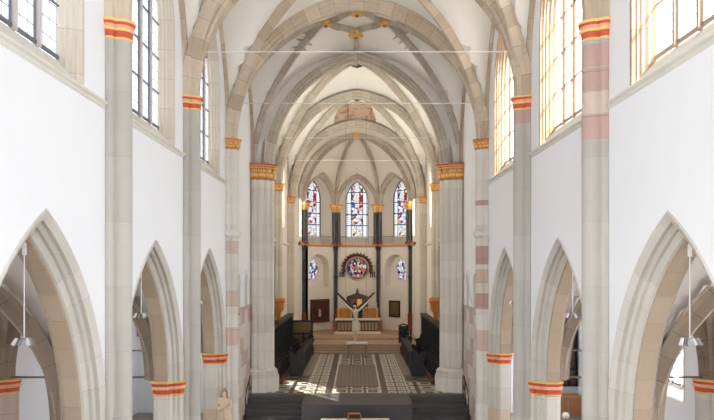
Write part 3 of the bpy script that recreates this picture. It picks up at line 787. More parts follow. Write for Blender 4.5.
for i in range(2):
    y0, y1 = Yc_[i], Yc_[i+1]; yc, b = (y0+y1)/2, (y1-y0)/2
    mb = MB(); vault_bay(mb, y0, y1, CA+.1, CS, CH+.08, D=DC)
    c = mb.build('ceiling_choir', M['web'], None, 30); tag(c, ['pale choir vault bay just behind the choir arch', 'pale choir vault bay with a faded fresco at its crown'][i], 'vault', kind='structure')
    for sg in (-1, 1):
        mb = MB(); mb.grid(rib_rows(diag(CA, b, yc, CS, CH, sg, D=DC), .26, .3)); mb.build('diagonal_rib', M['rib_grey'], c, 30)
    for side in (-1, 1):
        mb = MB(); mb.grid(arch_rows(b, CH, [(-.02, -.12), (.1, -.12), (.16, -.05), (.16, .1)], lambda s, z, d: (side*(XC+d), yc+s, CS+z), 16)); mb.build('wall_rib', M['rib_grey'], c, 30)
    if i == 1:
        zf = lambda x, y: vault_z(x, y-yc, CA+.1, b, CS, CH+.08, DC)-.03
        fr = []
        for k in range(9):
            y = 42.4+(44.25-42.4)*k/8; wv = 1.0+.45*math.sin(k/8*1.5)
            fr.append([(-.15+wv*q, y, zf(-.15+wv*q, y)) for q in [(j-6)/6 for j in range(13)]])
        mb = MB(); mb.grid(fr); mb.build('fresco', M['fresco'], c, 30)
        mb = MB()
        for x in (-.62, .95): mb.grid([[(x+e, 42.7+.19*k, zf(x+e, 42.7+.19*k)-.01) for k in range(8)] for e in (-.03, .03)])
        mb.build('fresco_border', M['red_marble'], c, 0)
for k, (y, a, hh, lg) in enumerate(((30.55, 4.35, CH, 0.), (37.3, 4.8, CH, 0.), (44.4, 4.5, 4.63, .6))):
    t = thing('transverse_arch', ['steep pointed stone arch at the entrance of the choir', 'grey stone arch across the middle of the choir vault', 'grey stone arch framing the apse beneath the fresco'][k], 'arch', (0, y, CS), 'broad arches across nave and choir')
    mb = MB(); mb.grid(arch_rows(a, hh, [(i*.95, d) for i, d in TPROF], lambda s, z, d: (s, y+d, CS+lg+z), 24, lg)); mb.build('archivolt', M['rib_grey'], t, 30)
    mb = MB(); A1 = arch_curve(a-.02, hh-.02, 0, 24); A2 = arch_curve(XW+.05, VH+.1, 0, 24) if k == 0 else arch_curve(CA+.12, CH+.1, 0, 24)
    if k != 1:
        mb.grid([[(p[0], y+e, CS+lg+p[1]) for p in A1]+[] for e in (0,)]+[[(p[0], y, CS+p[1]) for p in A2]])
        w = mb.build('wall_choir_arch' if k == 0 else 'wall_apse_arch', M['web'], None, 0); tag(w, 'plaster wall strip above the %s' % ('pointed choir arch' if k == 0 else 'apse arch'), 'wall', kind='structure')

# ------------------------------------------------------------------ apse
YO, AP = 49.6, 4.42; HS = AP*math.tan(PI/8)            # octagon centre, apothem, half side
AS, AH = 5.2, 5.2                                       # springing, rise
ZL = 1.78                                               # gallery floor
ZA = -5.19                                              # sanctuary floor
def face_map(k):                                        # k = -1, 0, 1 : the three far sides
    an = k*PI/4; nx, ny = math.sin(an), math.cos(an); tx, ty = math.cos(an), -math.sin(an)
    return lambda s, z, d: (nx*(AP+d)+tx*s, YO+ny*(AP+d)+ty*s, z)
mbv = MB()
p_ = lambda v: pz(1-v, AP, AH)
rows = [[(x, y, AS+AH*pz(x/AP, AP, AH)) for x in [AP*math.sin(PI/2*(2*k/28-1)) for k in range(29)]] for y in (44.4, 46, 48, YO)]
mbv.grid(rows)
h1 = 2.62
for k in (-2, -1, 0, 1, 2):
    an = k*PI/4; nx, ny, tx, ty = math.sin(an), math.cos(an), math.cos(an), -math.sin(an)
    grid = []
    for i in range(25):
        v = (i/24)**1.8; row = []
        for j in range(21):
            s = HS*(j/10-1)
            if k == -2: s = HS*(j/20)
            if k == 2: s = -HS*(j/20)
            sl = s*(1-v); r = AP*(1-v)
            z = AH*p_(v)
            if abs(k) < 2: z = max(z, h1*pz(sl/HS, HS, h1))
            row.append((nx*r+tx*sl, YO+ny*r+ty*sl, AS+z))
        grid.append(row)
    mbv.grid(grid)
c = mbv.build('ceiling_apse', M['apse_plaster'], None, 30); tag(c, 'ribbed cream half-dome vault over the apse', 'vault', kind='structure')
for k in range(-2, 2):
    an = (k+.5)*PI/4; rad = AP/math.cos(PI/8)
    pts = [(math.sin(an)*rad*(1-v)*.99, YO+math.cos(an)*rad*(1-v)*.99, AS+AH*p_(v)) for v in [(i/26)**2 for i in range(27)]]
    mb = MB(); mb.grid(rib_rows(pts, .3, .3)); mb.build('apse_rib', M['rib_grey'], c, 30)
for sx in (-1, 1):
    rad = AP/math.cos(PI/8)
    an = sx*5*PI/8
    pts = [(math.sin(an)*rad*(1-v)*.99, YO+math.cos(an)*rad*(1-v)*.99, AS+AH*p_(v)) for v in [(i/26)**2 for i in range(27)]]
    mb = MB(); mb.grid(rib_rows(pts, .3, .3)); mb.build('apse_rib', M['rib_grey'], c, 30)
mb = MB(); mb.lathe(0, YO, [(0, AS+AH-.5), (.25, AS+AH-.45), (.3, AS+AH-.2), (.3, AS+AH)], 14); mb.build('keystone', M['gold'], c)

side3 = {-1: 'left', 0: 'middle', 1: 'right'}
wa, wh, wzs, wlow = .97, 1.75, 5.6, 2.55
mbw = MB()
for k in (-1, 0, 1):
    FM = face_map(k)
    # the wall below and beside the niche
    if k == 0:
        quad(mbw, FM, -HS, HS, (ZF, ZF), (ZL, ZL))
    else:
        wall_strips(mbw, FM, -HS, HS, ZF, ZL, [(0, 1.2, 1.2, -.1, -1.6)])
        rows = arch_rows(1.2, 1.2, [(0, 0), (.06, .0), (.2, .55)], lambda s, z, d: FM(s, -.1+z, d), 12, 1.5); mbw.grid(rows)
        cc = arch_curve(1.2, 1.2, .2, 12); cc = [(cc[0][0], -1.5)]+cc+[(cc[-1][0], -1.5)]
        mbw.face([FM(s, -.1+z, .55) for s, z in cc]); mbw.face([FM(-1.2, -1.6, 0), FM(1.2, -1.6, 0), FM(1.0, -1.6, .55), FM(-1.0, -1.6, .55)])
    wall_strips(mbw, FM, -HS, HS, ZL, 8.2, [(0, HS-.32, h1-.3, AS, ZL)])
    r1 = [(-(HS-.32), ZL)]+[(s, AS+z) for s, z in arch_curve(HS, h1, .32, 12)]+[(HS-.32, ZL)]
    r2 = [(-wa, ZL)]+[(s, wzs+z) for s, z in arch_curve(wa, wh, 0, 12)]+[(wa, ZL)]
    mbw.grid([[FM(s, z, 0) for s, z in r1], [FM(s, z, .1) for s, z in r1], [FM(s, z, .95) for s, z in r2]])
    mbw.face([FM(-wa, ZL, .95), FM(wa, ZL, .95), FM(wa, wlow, .95), FM(-wa, wlow, .95)])
    mbw.face([FM(-HS, ZL, 0), FM(HS, ZL, 0), FM(wa, ZL, .95), FM(-wa, ZL, .95)])
w = mbw.build('wall_apse', M['apse_plaster'], None, 30); tag(w, 'cream three-sided apse wall behind the high altar', 'wall', kind='structure')
for k in (-1, 0, 1):
    FM = face_map(k)
    t = thing('apse_arch', 'grey stone pointed arch framing the %s stained window of the apse' % side3[k], 'arch', FM(0, AS, 0), 'window arches of the apse')
    mb = MB(); mb.grid(arch_rows(HS, h1, [(.02, .02), (.02, -.14), (.1, -.16), (.22, -.08), (.34, -.04), (.34, .12)], lambda s, z, d: FM(s, AS+z, d), 14)); mb.build('archivolt', M['rib_grey'], t, 30)
    nwin[0] += 1
    t = thing('window_%d' % nwin[0], 'tall %s stained-glass lancet window of the apse' % side3[k], 'window', FM(0, wlow, .95), kind='structure')
    mb = MB(); cu = arch_curve(wa, wh, 0, 14)
    for p, q in zip(cu[:-1], cu[1:]):
        mb.face([FM(p[0], wlow, .94), FM(q[0], wlow, .94), FM(q[0], wzs+q[1], .94), FM(p[0], wzs+p[1], .94)], [(p[0], 0), (q[0], 0), (q[0], wzs-wlow+q[1]), (p[0], wzs-wlow+p[1])])
    mb.build('pane', M['stained'], t, 0)
    mb = MB()
    for s in (-.5, .5):
        zt = wzs+arch_z(wa, wh, s)
        mb.grid([[FM(s-.03, wlow, .92), FM(s-.03, zt, .92)], [FM(s+.03, wlow, .92), FM(s+.03, zt, .92)]])
    for z in (3.55, 4.5, 5.45, 6.4):
        ww = wa if z < wzs else next(s for s in [wa*q/50 for q in range(50, 0, -1)] if wzs+arch_z(wa, wh, s) > z)
        mb.grid([[FM(-ww, z-.035, .92), FM(ww, z-.035, .92)], [FM(-ww, z+.035, .92), FM(ww, z+.035, .92)]])
    mb.grid(arch_rows(wa, wh, [(0, .94), (0, .9), (.06, .9), (.06, .94)], lambda s, z, d: FM(s, wzs+z, d), 12, wzs-wlow))
    mb.build('leading', M['iron'], t, 0)
    # gallery railing
    t = thing('gallery_railing', 'thin wire railing on the ledge below the %s stained window' % side3[k], 'railing', FM(0, ZL+.08, .15), 'gallery railings of the apse')
    mb = MB()
    for q in range(23):
        s = -1.35+2.7*q/22; mb.tube([FM(s, ZL+.08, .12), FM(s, ZL+.78, .12)], .011, 4)
    mb.build('bars', M['iron'], t)
    mb = MB(); mb.tube([FM(-1.38, ZL+.78, .12), FM(1.38, ZL+.78, .12)], .018, 6); mb.build('handrail', M['iron'], t)
# ledge and cornice
cor = [(math.sin(a)*AP/math.cos(PI/8), YO+math.cos(a)*AP/math.cos(PI/8)) for a in [-5*PI/8, -3*PI/8, -PI/8, PI/8, 3*PI/8, 5*PI/8]]
t = thing('gallery_ledge', 'gilded and salmon moulded ledge running round the apse below the windows', 'ledge', (0, YO+AP, ZL))
def ring_sweep(prof, mi=0, mis=None):
    rows = []
    for d, z in prof:
        f = (AP-d)/AP
        rows.append([(x*f, YO+(y-YO)*f, z) for x, y in cor])
    mb = MB(); mb.grid(rows); return mb
ring_sweep([(-.1, ZL+.1), (.22, ZL+.1), (.24, ZL+.05), (.2, ZL+.0)]).build('ledge_top', M['pinkpaint'], t, 20)
ring_sweep([(.2, ZL), (.16, ZL-.06), (.05, ZL-.09), (-.02, ZL-.1)]).build('ledge_moulding', M['gold'], t, 20)
# columns at the corners
for j, (cx, cy) in enumerate(cor[1:5]):
    wd = ['outer left', 'inner left', 'inner right', 'outer right'][j]
    v = Vector((cx, cy-YO)).normalized(); tv = Vector((v.y, -v.x))
    t = thing('apse_column', 'twin black marble columns with gold capital between apse windows, %s pair' % wd, 'column', (cx-v.x*.2, cy-v.y*.2, ZL), 'black columns of the apse')
    for sg in (-1, 1):
        x, y = cx-v.x*.24+tv.x*.21*sg, cy-v.y*.24+tv.y*.21*sg
        mb = MB(); mb.lathe(x, y, [(.17, ZL+.3), (.17, AS-.62)], 16); mb.build('shaft', M['black_marble'], t)
        mb = MB(); mb.lathe(x, y, [(.17, AS-.62), (.2, AS-.6), (.18, AS-.56), (.2, AS-.4), (.27, AS-.18), (.28, AS-.15)], 16)
        for q in range(8):
            a = q*PI/4; xx, yy = x+.2*math.cos(a), y+.2*math.sin(a)
            mb.lathe(xx, yy, [(0, AS-.5), (.05, AS-.42), (.07, AS-.3), (.04, AS-.22), (0, AS-.2)], 6)
        mb.build('capital', M['gold'], t, 30)
        mb = MB(); mb.lathe(x, y, [(.28, ZL+.1), (.28, ZL+.16), (.24, ZL+.19), (.25, ZL+.23), (.18, ZL+.3)], 16); mb.build('base', M['red_marble'], t)
    mb = MB(); q = [(cx-v.x*d+tv.x*s, cy-v.y*d+tv.y*s) for d, s in ((0, -.5), (0, .5), (.52, .5), (.52, -.5))]
    mb.prism(q, [(AS-.15, -.03), (AS-.1, .0), (AS-.06, 0), (AS, .03), (AS+.04, .03)], [0, 0, 1, 0]); mb.build('abacus', [M['yellow'], M['red']], t, 0)
    t = thing('lower_apse_column', ['slim black column below the ledge at the far left apse corner', 'slim black column just left of the round window', 'slim black column just right of the round window', 'slim black column on a tall red base by the right stalls'][j], 'column', (cx-v.x*.1, cy-v.y*.1, ZA), 'black columns below the apse ledge')
    x, y = cx-v.x*.16, cy-v.y*.16
    zb = ZA+1.5 if j in (0, 3) else ZA+1.2
    mb = MB(); mb.lathe(x, y, [(.14, zb), (.14, ZL-.4)], 14); mb.build('shaft', M['black_marble'], t)
    mb = MB(); mb.lathe(x, y, [(.14, -.9), (.2, -.86), (.2, -.76), (.14, -.72)], 14); mb.build('shaft_ring', M['black_marble'], t)
    mb = MB(); mb.lathe(x, y, [(.14, ZL-.42), (.17, ZL-.38), (.22, ZL-.12), (.22, ZL-.02), (0, ZL-.02)], 14); mb.build('capital', M['black_marble'], t)
    mb = MB(); mb.lathe(x, y, [(.27, ZA), (.27, ZA+.3), (.2, ZA+.36), (.2, zb-.2), (.24, zb-.12), (.16, zb)], 14); mb.build('base', M['red_marble'], t)
# round window of the middle side
FM = face_map(0); rc, rz = .02, -.12
nwin[0] += 1
t = thing('window_%d' % nwin[0], 'round stained-glass window with carved surround above the high altar', 'window', FM(rc, rz, 0), kind='structure')
N = 40
mb = MB(); pts = [(math.cos(2*PI*q/N)*.8, math.sin(2*PI*q/N)*.8) for q in range(N)]
mb.face([FM(rc+x, rz+y, -.03) for x, y in pts], pts); mb.build('pane', M['rose'], t, 0)
def ringmesh(r0, r1, d0, d1, a0=0., a1=2*PI, n=N):
    mb = MB(); full = abs(a1-a0-2*PI) < 1e-6; rows = []
    for q in range(n if full else n+1):
        a = a0+(a1-a0)*q/n; ca, sa = math.cos(a), math.sin(a)
        rows.append([FM(rc+r*ca, rz+r*sa, d) for r, d in ((r0, 0), (r0, d0), ((r0+r1)/2, d1), (r1, d0), (r1, 0))])
    mb.grid(rows, closed=full); return mb
ringmesh(.8, .9, -.06, -.1).build('frame', M['lead'], t, 30)
ringmesh(.9, 1.02, -.05, -.09).build('inner_ring', M['rib'], t, 30)
hd = ringmesh(1.02, 1.26, -.1, -.22, -.1*PI, 1.1*PI).build('hood', M['brown_wood'], t, 30)
mb = MB()
for q in range(17):
    a = -.1*PI+1.2*PI*q/16; r = 1.3
    x, z = rc+r*math.cos(a), rz+r*math.sin(a); P = FM(x, z, -.15)
    mb.lathe(P[0], P[1], [(0, P[2]-.09), (.07, P[2]), (0, P[2]+.09)], 6)
mb.build('hood_bead', M['oak'], hd)
mb = MB()
for sx in (-1, 1):
    for q in range(3):
        P = FM(rc+sx*(1.12+.16*q), rz-.5, -.12); mb.lathe(P[0], P[1], [(0, P[2]-.24), (.05, P[2]-.2), (.03, P[2]), (.06, P[2]+.14), (0, P[2]+.3)], 8)
mb.build('pendant', M['oak'], hd)
mb = MB()
for q in range(3):
    a = q*PI/3+PI/6; mb.grid([[FM(rc-math.cos(a)*.8+e*math.sin(a), rz-math.sin(a)*.8-e*math.cos(a), -.05), FM(rc+math.cos(a)*.8+e*math.sin(a), rz+math.sin(a)*.8-e*math.cos(a), -.05)] for e in (-.018, .018)])
mb.build('leading', M['lead'], t, 0)
# foiled windows in the side niches
for k in (-1, 1):
    FM = face_map(k); nwin[0] += 1
    t = thing('window_%d' % nwin[0], 'small foiled stained window inside the rounded niche of the %s apse wall' % side3[k], 'window', FM(0, -.2, .5), kind='structure')
    pts = []
    for q in range(72):
        a = 2*PI*q/72; r = .62*(1+.22*abs(math.cos(3*a))); pts.append((r*math.cos(a)*.95, r*math.sin(a)*1.2))
    o = k*.42
    mb = MB(); mb.face([FM(o+x, -.2+y, .52) for x, y in pts], pts); mb.build('pane', M['foil'], t, 0)
    mb = MB(); mb.grid([[FM(o+x*f, -.2+y*f, d) for f, d in ((1., .54), (1., .48), (1.09, .48), (1.09, .545))] for x, y in pts], closed=True); mb.build('frame', M['rib'], t, 30)

# ------------------------------------------------------------------ things in the apse
FM = face_map(-1)
t = thing('wall_cabinet', 'red-brown wall cabinet hung on the left apse wall beneath the niche', 'cabinet', FM(-.2, -4.6, -.1))
def fbox(mb, FM, s0, s1, z0, z1, d0, d1):
    P = [FM(s, z, d) for d in (d0, d1) for z in (z0, z1) for s in (s0, s1)]
    for q in ((0, 1, 3, 2), (4, 5, 7, 6), (0, 1, 5, 4), (2, 3, 7, 6), (0, 2, 6, 4), (1, 3, 7, 5)): mb.face([P[i] for i in q])
mb = MB(); fbox(mb, FM, -.95, 1.0, -4.55, -2.65, -.14, 0); mb.build('body', M['oak'], t, 0)
mb = MB()
for s0, s1, z0, z1 in ((-.95, 1, -4.55, -4.4), (-.95, 1, -2.8, -2.65), (-.95, -.8, -4.55, -2.65), (.85, 1, -4.55, -2.65)): fbox(mb, FM, s0, s1, z0, z1, -.2, -.13)
mb.build('frame', M['brown_wood'], t, 0)
mb = MB(); fbox(mb, FM, -.8, .85, -4.4, -2.8, -.16, -.14); mb.build('door', M['icon_wood'], t, 0)
mb = MB(); 
P = FM(-.1, -3.7, -.2); mb.lathe(P[0], P[1], [(0, P[2]-.4), (.12, P[2]-.3), (.08, P[2]), (.1, P[2]+.15), (0, P[2]+.3)], 8); mb.build('figure_relief', M['flesh'], t)
FM = face_map(1)
t = thing('framed_painting', 'small gold painting in a dark frame on the right apse wall', 'painting', FM(.1, -4.1, -.1))
mb = MB(); fbox(mb, FM, -.5, .5, -4.05, -2.85, -.05, 0); mb.build('canvas', M['gold_painting'], t, 0)
mb = MB()
for s0, s1, z0, z1 in ((-.58, .58, -4.13, -4.03), (-.58, .58, -2.87, -2.77), (-.58, -.48, -4.13, -2.77), (.48, .58, -4.13, -2.77)): fbox(mb, FM, s0, s1, z0, z1, -.1, 0)
mb.build('frame', M['oak'], t, 0)

# high altar
AY = 50.4
t = thing('high_altar', 'high altar with white mensa and carved front panel in the apse', 'altar', (0, AY, ZA))
mb = MB(); mb.box(-1.75, 1.85, AY-.75, AY+.9, ZA, ZA+.16); mb.build('plinth', M['marble_top'], t, 0)
mb = MB(); mb.box(-1.55, 1.65, AY-.4, AY+.6, ZA+.16, ZA+1.03); mb.build('body', M['brown_wood'], t, 0)
mb = MB()
for q in range(12):
    x = -1.5+q*.265; mb.box(x, x+.2, AY-.45, AY-.4, ZA+.26, ZA+.86)
mb.build('front_panel', M['altar_front'], t, 0)
mb = MB(); mb.box(-1.7, 1.8, AY-.6, AY+.7, ZA+1.03, ZA+1.15); mb.build('mensa', M['marble_top'], t, 0)
for sx, x0, x1 in ((-1, -1.9, -1.6), (1, 1.68, 1.98)):
    mb = MB(); mb.box(x0, x1, AY-.5, AY+.6, ZA+.16, ZA+1.0); mb.build('side_pier', M['red_marble'], t, 0)
def relief(x0, x1, lab):
    t = thing('gilded_relief', lab, 'altar relief', ((x0+x1)/2, AY+.4, ZA+1.15), 'gilded reliefs on the high altar')
    mb = MB(); mb.box(x0, x1, AY+.3, AY+.5, ZA+1.15, ZA+1.95); mb.build('back_panel', M['gold_deep'], t, 0)
    n = 4; w = (x1-x0)/n
    for q in range(n):
        cx = x0+w*(q+.5); zz = ZA+1.17
        mb = MB(); mb.lathe(cx, AY+.22, [(0, zz), (.11, zz), (.1, zz+.3), (.12, zz+.45), (.05, zz+.53), (.07, zz+.6), (.06, zz+.68), (0, zz+.72)], 10); mb.build('figure', M['gold_deep'], t)
        mb = MB(); cvv = arch_curve(w/2-.02, w*.55, 0, 6)
        mb.grid([[(cx+s*f, y, ZA+1.8+z*f) for s, z in cvv] for f, y in ((1, AY+.3), (1, AY+.16), (.75, AY+.16), (.75, AY+.3))]); mb.build('canopy', M['gold'], t, 30)
relief(-1.6, -.45, 'gilded relief of small figures, left half of the altar retable')
relief(.5, 1.7, 'gilded relief of small figures, right half of the altar retable')
SX, SY, SZ = .03, AY+.35, -3.15
t = thing('shrine_pedestal', 'dark pedestal carrying the shrine at the middle of the high altar', 'pedestal', (SX, SY, ZA+1.15))
mb = MB(); mb.box(SX-.42, SX+.42, SY-.2, SY+.4, ZA+1.15, SZ-.08); mb.build('block', M['oak'], t, 0)
mb = MB(); mb.box(SX-.6, SX+.6, SY-.3, SY+.45, SZ-.08, SZ); mb.build('top_slab', M['brown_wood'], t, 0)
t = thing('reliquary_shrine', 'dark house-shaped reliquary shrine with a gleaming gold door', 'shrine', (SX, SY, SZ))
mb = MB(); mb.box(SX-.72, SX+.72, SY-.28, SY+.4, SZ, SZ+.72); mb.build('body', M['shrine'], t, 0)
mb = MB(); gp = [(-.88, .66), (-.86, .78), (-.45, .95), (-.2, 1.02), (0, 1.28), (.2, 1.02), (.45, .95), (.86, .78), (.88, .66)]
mb.grid([[(SX+x, y, SZ+z) for x, z in gp] for y in (SY-.36, SY+.42)]); mb.face([(SX+x, SY-.36, SZ+z) for x, z in gp]); mb.face([(SX+x, SY+.42, SZ+z) for x, z in gp]); mb.build('roof', M['shrine'], t, 0)
mb = MB(); mb.lathe(SX, SY, [(.1, SZ+1.2), (.13, SZ+1.28), (.05, SZ+1.36), (.08, SZ+1.42), (0, SZ+1.5)], 10); mb.build('finial', M['shrine'], t)
mb = MB(); mb.box(SX-.02, SX+.36, SY-.33, SY-.28, SZ+.08, SZ+.62); mb.build('door', M['glow'], t, 0)
mb = MB(); mb.box(SX-.5, SX-.06, SY-.32, SY-.28, SZ+.08, SZ+.6); mb.build('side_panel', M['red_marble'], t, 0)
for sx in (-1, 1):
    mb = MB(); mb.lathe(SX+sx*.78, SY-.2, [(.08, SZ), (.06, SZ+.2), (.08, SZ+.6), (.12, SZ+.68), (0, SZ+.9)], 8); mb.build('corner_post', M['shrine'], t)
for sx in (-1, 1):
    x = 1.5*sx+.05; y = AY-.1; z = ZA+1.15
    t = thing('candlestick', 'tall candle in a holder at the %s end of the high altar' % side_word[sx], 'candlestick', (x, y, z), 'candlesticks on the high altar')
    mb = MB(); mb.lathe(x, y, [(0, z), (.11, z), (.09, z+.04), (.03, z+.1), (.05, z+.3), (.025, z+.5), (.07, z+.68), (0, z+.69)], 10); mb.build('holder', M['gold'], t)
    mb = MB(); mb.lathe(x, y, [(.025, z+.68), (.025, z+1.25), (0, z+1.27)], 8); mb.build('candle', M['marble_top'], t)

# ------------------------------------------------------------------ floors and steps
mb = MB(); mb.box(-12, 12, YW, 31.5, ZF-.3, ZF); o = mb.build('floor', M['nave_floor'], None, 0); tag(o, 'stone floor of nave and aisles, below the picture edge', 'floor', kind='structure')
mb = MB(); mb.box(-4.95, 4.95, 29.5, 55.5, ZF, ZC); o = mb.build('floor_choir', M['mosaic'], None, 0); tag(o, 'black and ivory mosaic choir floor in carpet-like strips', 'floor', kind='structure')
PW = 2.36
t = thing('altar_platform', 'broad dark slate platform at the head of the choir steps', 'platform', (0, 28.4, ZF))
mb = MB(); mb.box(-PW, PW, 27.2, 29.5, ZF, ZC-.03); mb.build('body', M['slate'], t, 0)
mb = MB(); mb.box(-PW-.02, PW+.02, 27.16, 29.5, ZC-.03, ZC+.012); mb.build('top_slab', M['slate'], t, 0)
for side in (-1, 1):
    t = thing('choir_steps', 'flight of dark slate steps %s of the platform' % side_word[side], 'steps', (side*3.6, 28.6, ZF), 'flights of choir steps')
    x0, x1 = sorted((side*(PW+.02), side*(X3-.02)))
    for q in range(6):
        z = ZC-.165*q; y = 29.5-.37*q
        mb = MB(); mb.box(x0, x1, y-.37, 29.5, ZF, z-.165+.0) if q < 5 else None
        if q < 5: mb.build('step', M['slate'], t, 0)
    t = thing('handrail', 'curled black iron handrail beside the %s choir steps' % side_word[side], 'handrail', (side*4.84, 28.6, ZC-.82), 'iron handrails of the choir steps')
    xr = side*4.84
    pth = [(xr, 29.25, ZC+.0), (xr, 29.25, ZC+.75), (xr, 29.15, ZC+.92), (xr, 28.9, ZC+.95), (xr, 28.3, ZC+.6), (xr, 27.9, ZC+.35), (xr, 27.8, ZC+.15), (xr, 27.85, ZC-.82)]
    mb = MB(); mb.tube(pth, .022, 6); mb.build('rail', M['iron'], t)
    mb = MB()
    mb.tube([(xr, 28.9, ZC+.95), (xr, 28.75, ZC+.6), (xr, 28.85, ZC+.3), (xr, 29.05, ZC+.4), (xr, 28.98, ZC+.52)], .014, 6)
    mb.tube([(xr, 28.6, ZC-.33), (xr, 28.6, ZC+.77)], .014, 6); mb.build('scroll', M['iron'], t)
for q in range(4):
    mb = MB(); y = 43.1+.36*q
    z0, z1 = ZC+.13*q, ZC+.13*(q+1)
    mb.box(-4.35 if q else -4.3, 4.35, y, 55.5 if q == 3 else y+.5, z0, z1-.03, 0); mb.box(-4.37, 4.37, y-.04, 55.5 if q == 3 else y+.5, z1-.03, z1, 0)
    o = mb.build('sanctuary_step', M['step'], None, 0); tag(o, '%s tan stone step leading up to the sanctuary' % ['lowest', 'second lowest', 'third lowest', 'topmost'][q], 'step', 'sanctuary steps')
mb = MB(); mb.box(-4.3, 4.3, 46.8, 55.4, ZC+.52, ZA); o = mb.build('altar_dais', M['step'], None, 0); tag(o, 'wide tan dais carrying the high altar in the apse', 'dais')

# ------------------------------------------------------------------ choir stalls
def poppy(mb, x, y, z, s):
    mb.lathe(x, y, [(0, z), (.09*s, z+.02), (.05*s, z+.1*s), (.12*s, z+.2*s), (.1*s, z+.32*s), (0, z+.42*s)], 8)
for side in (-1, 1):
    sw = side_word[side]
    t = thing('choir_stall_row', 'long high-backed row of black oak choir stalls along the %s choir wall' % sw, 'choir stalls', (side*4.2, 37, ZC), 'high-backed stall rows')
    X = lambda a, b: sorted((side*a, side*b))
    y0, y1 = 31.9, 42.6; zt = -3.25
    mb = MB(); a, b = X(4.38, 4.55); mb.box(a, b, y0, y1, ZC, zt); mb.build('back_panel', M['oak'], t, 0)
    mb = MB(); a, b = X(4.26, 4.6); mb.box(a, b, y0-.05, y1+.05, zt, zt+.12); a, b = X(4.2, 4.62); mb.box(a, b, y0-.08, y1+.08, zt+.12, zt+.18); mb.build('cornice', M['oak'], t, 0)
    mb = MB(); a, b = X(3.7, 4.55); mb.box(a, b, y0, y1, ZC, ZC+.18); mb.build('footboard', M['brown_wood'], t, 0)
    n = 12; w = (y1-y0)/n
    for q in range(n+1):
        yy = y0+w*q; mb = MB()
        pl = [(4.4, ZC), (3.85, ZC), (3.85, ZC+.55), (3.95, ZC+.68), (3.9, ZC+.9), (3.82, ZC+1.02), (3.95, ZC+1.1), (4.15, ZC+1.15), (4.28, ZC+1.5), (4.26, zt), (4.4, zt)]
        P0 = [(side*x, yy-.04, z) for x, z in pl]; P1 = [(side*x, yy+.04, z) for x, z in pl]
        mb.grid([P0+[P0[0]], P1+[P1[0]]]); mb.face(P0); mb.face(P1); mb.build('divider', M['oak'], t, 0)
        if q < n:
            mb = MB(); a, b = X(3.95, 4.4); mb.box(a, b, yy+.05, yy+w-.05, ZC+.52, ZC+.6); mb.build('seat', M['oak'], t, 0)
    mb = MB()
    for q in range(n): 
        a, b = X(4.36, 4.39); mb.box(a, b, y0+w*q+.15, y0+w*(q+1)-.15, ZC+1.3, zt-.2)
    mb.build('panel_relief', M['oak'], t, 0)
    d = thing('choir_desk', 'low black oak bench desk in front of the %s stalls' % sw, 'choir desk', (side*3.25, 38, ZC), 'low bench desks of the choir')
    y0, y1 = 34.4, 42.4
    mb = MB(); a, b = X(2.95, 3.08); mb.box(a, b, y0, y1, ZC+.06, ZC+1.1); mb.build('front_panel', M['oak'], d, 0)
    mb = MB(); mb.face([(side*2.9, y0, ZC+1.22), (side*2.9, y1, ZC+1.22), (side*3.4, y1, ZC+1.08), (side*3.4, y0, ZC+1.08)])
    mb.face([(side*2.9, y0, ZC+1.16), (side*2.9, y1, ZC+1.16), (side*3.4, y1, ZC+1.02), (side*3.4, y0, ZC+1.02)])
    mb.face([(side*2.9, y0, ZC+1.16), (side*2.9, y1, ZC+1.16), (side*2.9, y1, ZC+1.22), (side*2.9, y0, ZC+1.22)]); mb.build('book_rest', M['oak'], d, 0)
    mb = MB(); a, b = X(3.25, 3.6); mb.box(a, b, y0+.1, y1-.1, ZC+.48, ZC+.55); mb.build('bench_seat', M['oak'], d, 0)
    for yy in (y0, y1):
        pl = [(2.9, ZC), (2.86, ZC+.5), (2.95, ZC+.7), (2.84, ZC+1.0), (2.88, ZC+1.3), (3.05, ZC+1.45), (3.2, ZC+1.32), (3.3, ZC+1.12), (3.42, ZC+1.2), (3.56, ZC+1.34), (3.66, ZC+1.2), (3.62, ZC+.9), (3.56, ZC+.6), (3.66, ZC)]
        P0 = [(side*x, yy-.08, z) for x, z in pl]; P1 = [(side*x, yy+.08, z) for x, z in pl]
        mb = MB(); mb.grid([P0+[P0[0]], P1+[P1[0]]]); mb.face(P0); mb.face(P1)
        poppy(mb, side*3.02, yy, ZC+1.4, .8); poppy(mb, side*3.56, yy, ZC+1.28, .7); mb.build('end_panel', M['oak'], d, 0)
    mb = MB()
    for q in range(9):
        yy = y0+.3+q*(y1-y0-.6)/8; a, b = X(2.92, 2.95); mb.box(a, b, yy-.3, yy+.3, ZC+.2, ZC+.95)
    mb.build('panel_relief', M['oak'], d, 0)
    mb = MB(); a, b = X(2.46, 2.95); mb.box(a, b, 34.3, 42.9, ZC, ZC+.06); o = mb.build('stall_kerb', M['step_pale'], None, 0); tag(o, 'low pale kerb along the foot of the %s choir desk' % sw, 'kerb', 'stall kerbs')
    mb = MB(); a, b = X(3.67, 3.84); mb.box(a, b, 33.6, 42.6, ZC, ZC+.05); o = mb.build('stall_aisle_strip', M['step_pale'], None, 0); tag(o, 'pale floor strip between the %s desk and the high stalls' % sw, 'floor strip', 'stall strips')
t = thing('sedilia_screen', 'dark framed screen with gold panel at the far end of the left stalls', 'screen', (-3.7, 43.3, ZC))
mb = MB()
for x in (-4.32, -3.0): mb.box(x-.06, x+.06, 42.78, 42.9, ZC, -3.55)
for z in (-5.5, -4.45, -3.62): mb.box(-4.32, -3.0, 42.78, 42.9, z-.06, z+.06)
mb.build('frame', M['oak'], t, 0)
mb = MB(); mb.box(-4.28, -3.05, 42.82, 42.86, -5.6, -3.6); mb.build('gold_panel', M['gold_painting'], t, 0)
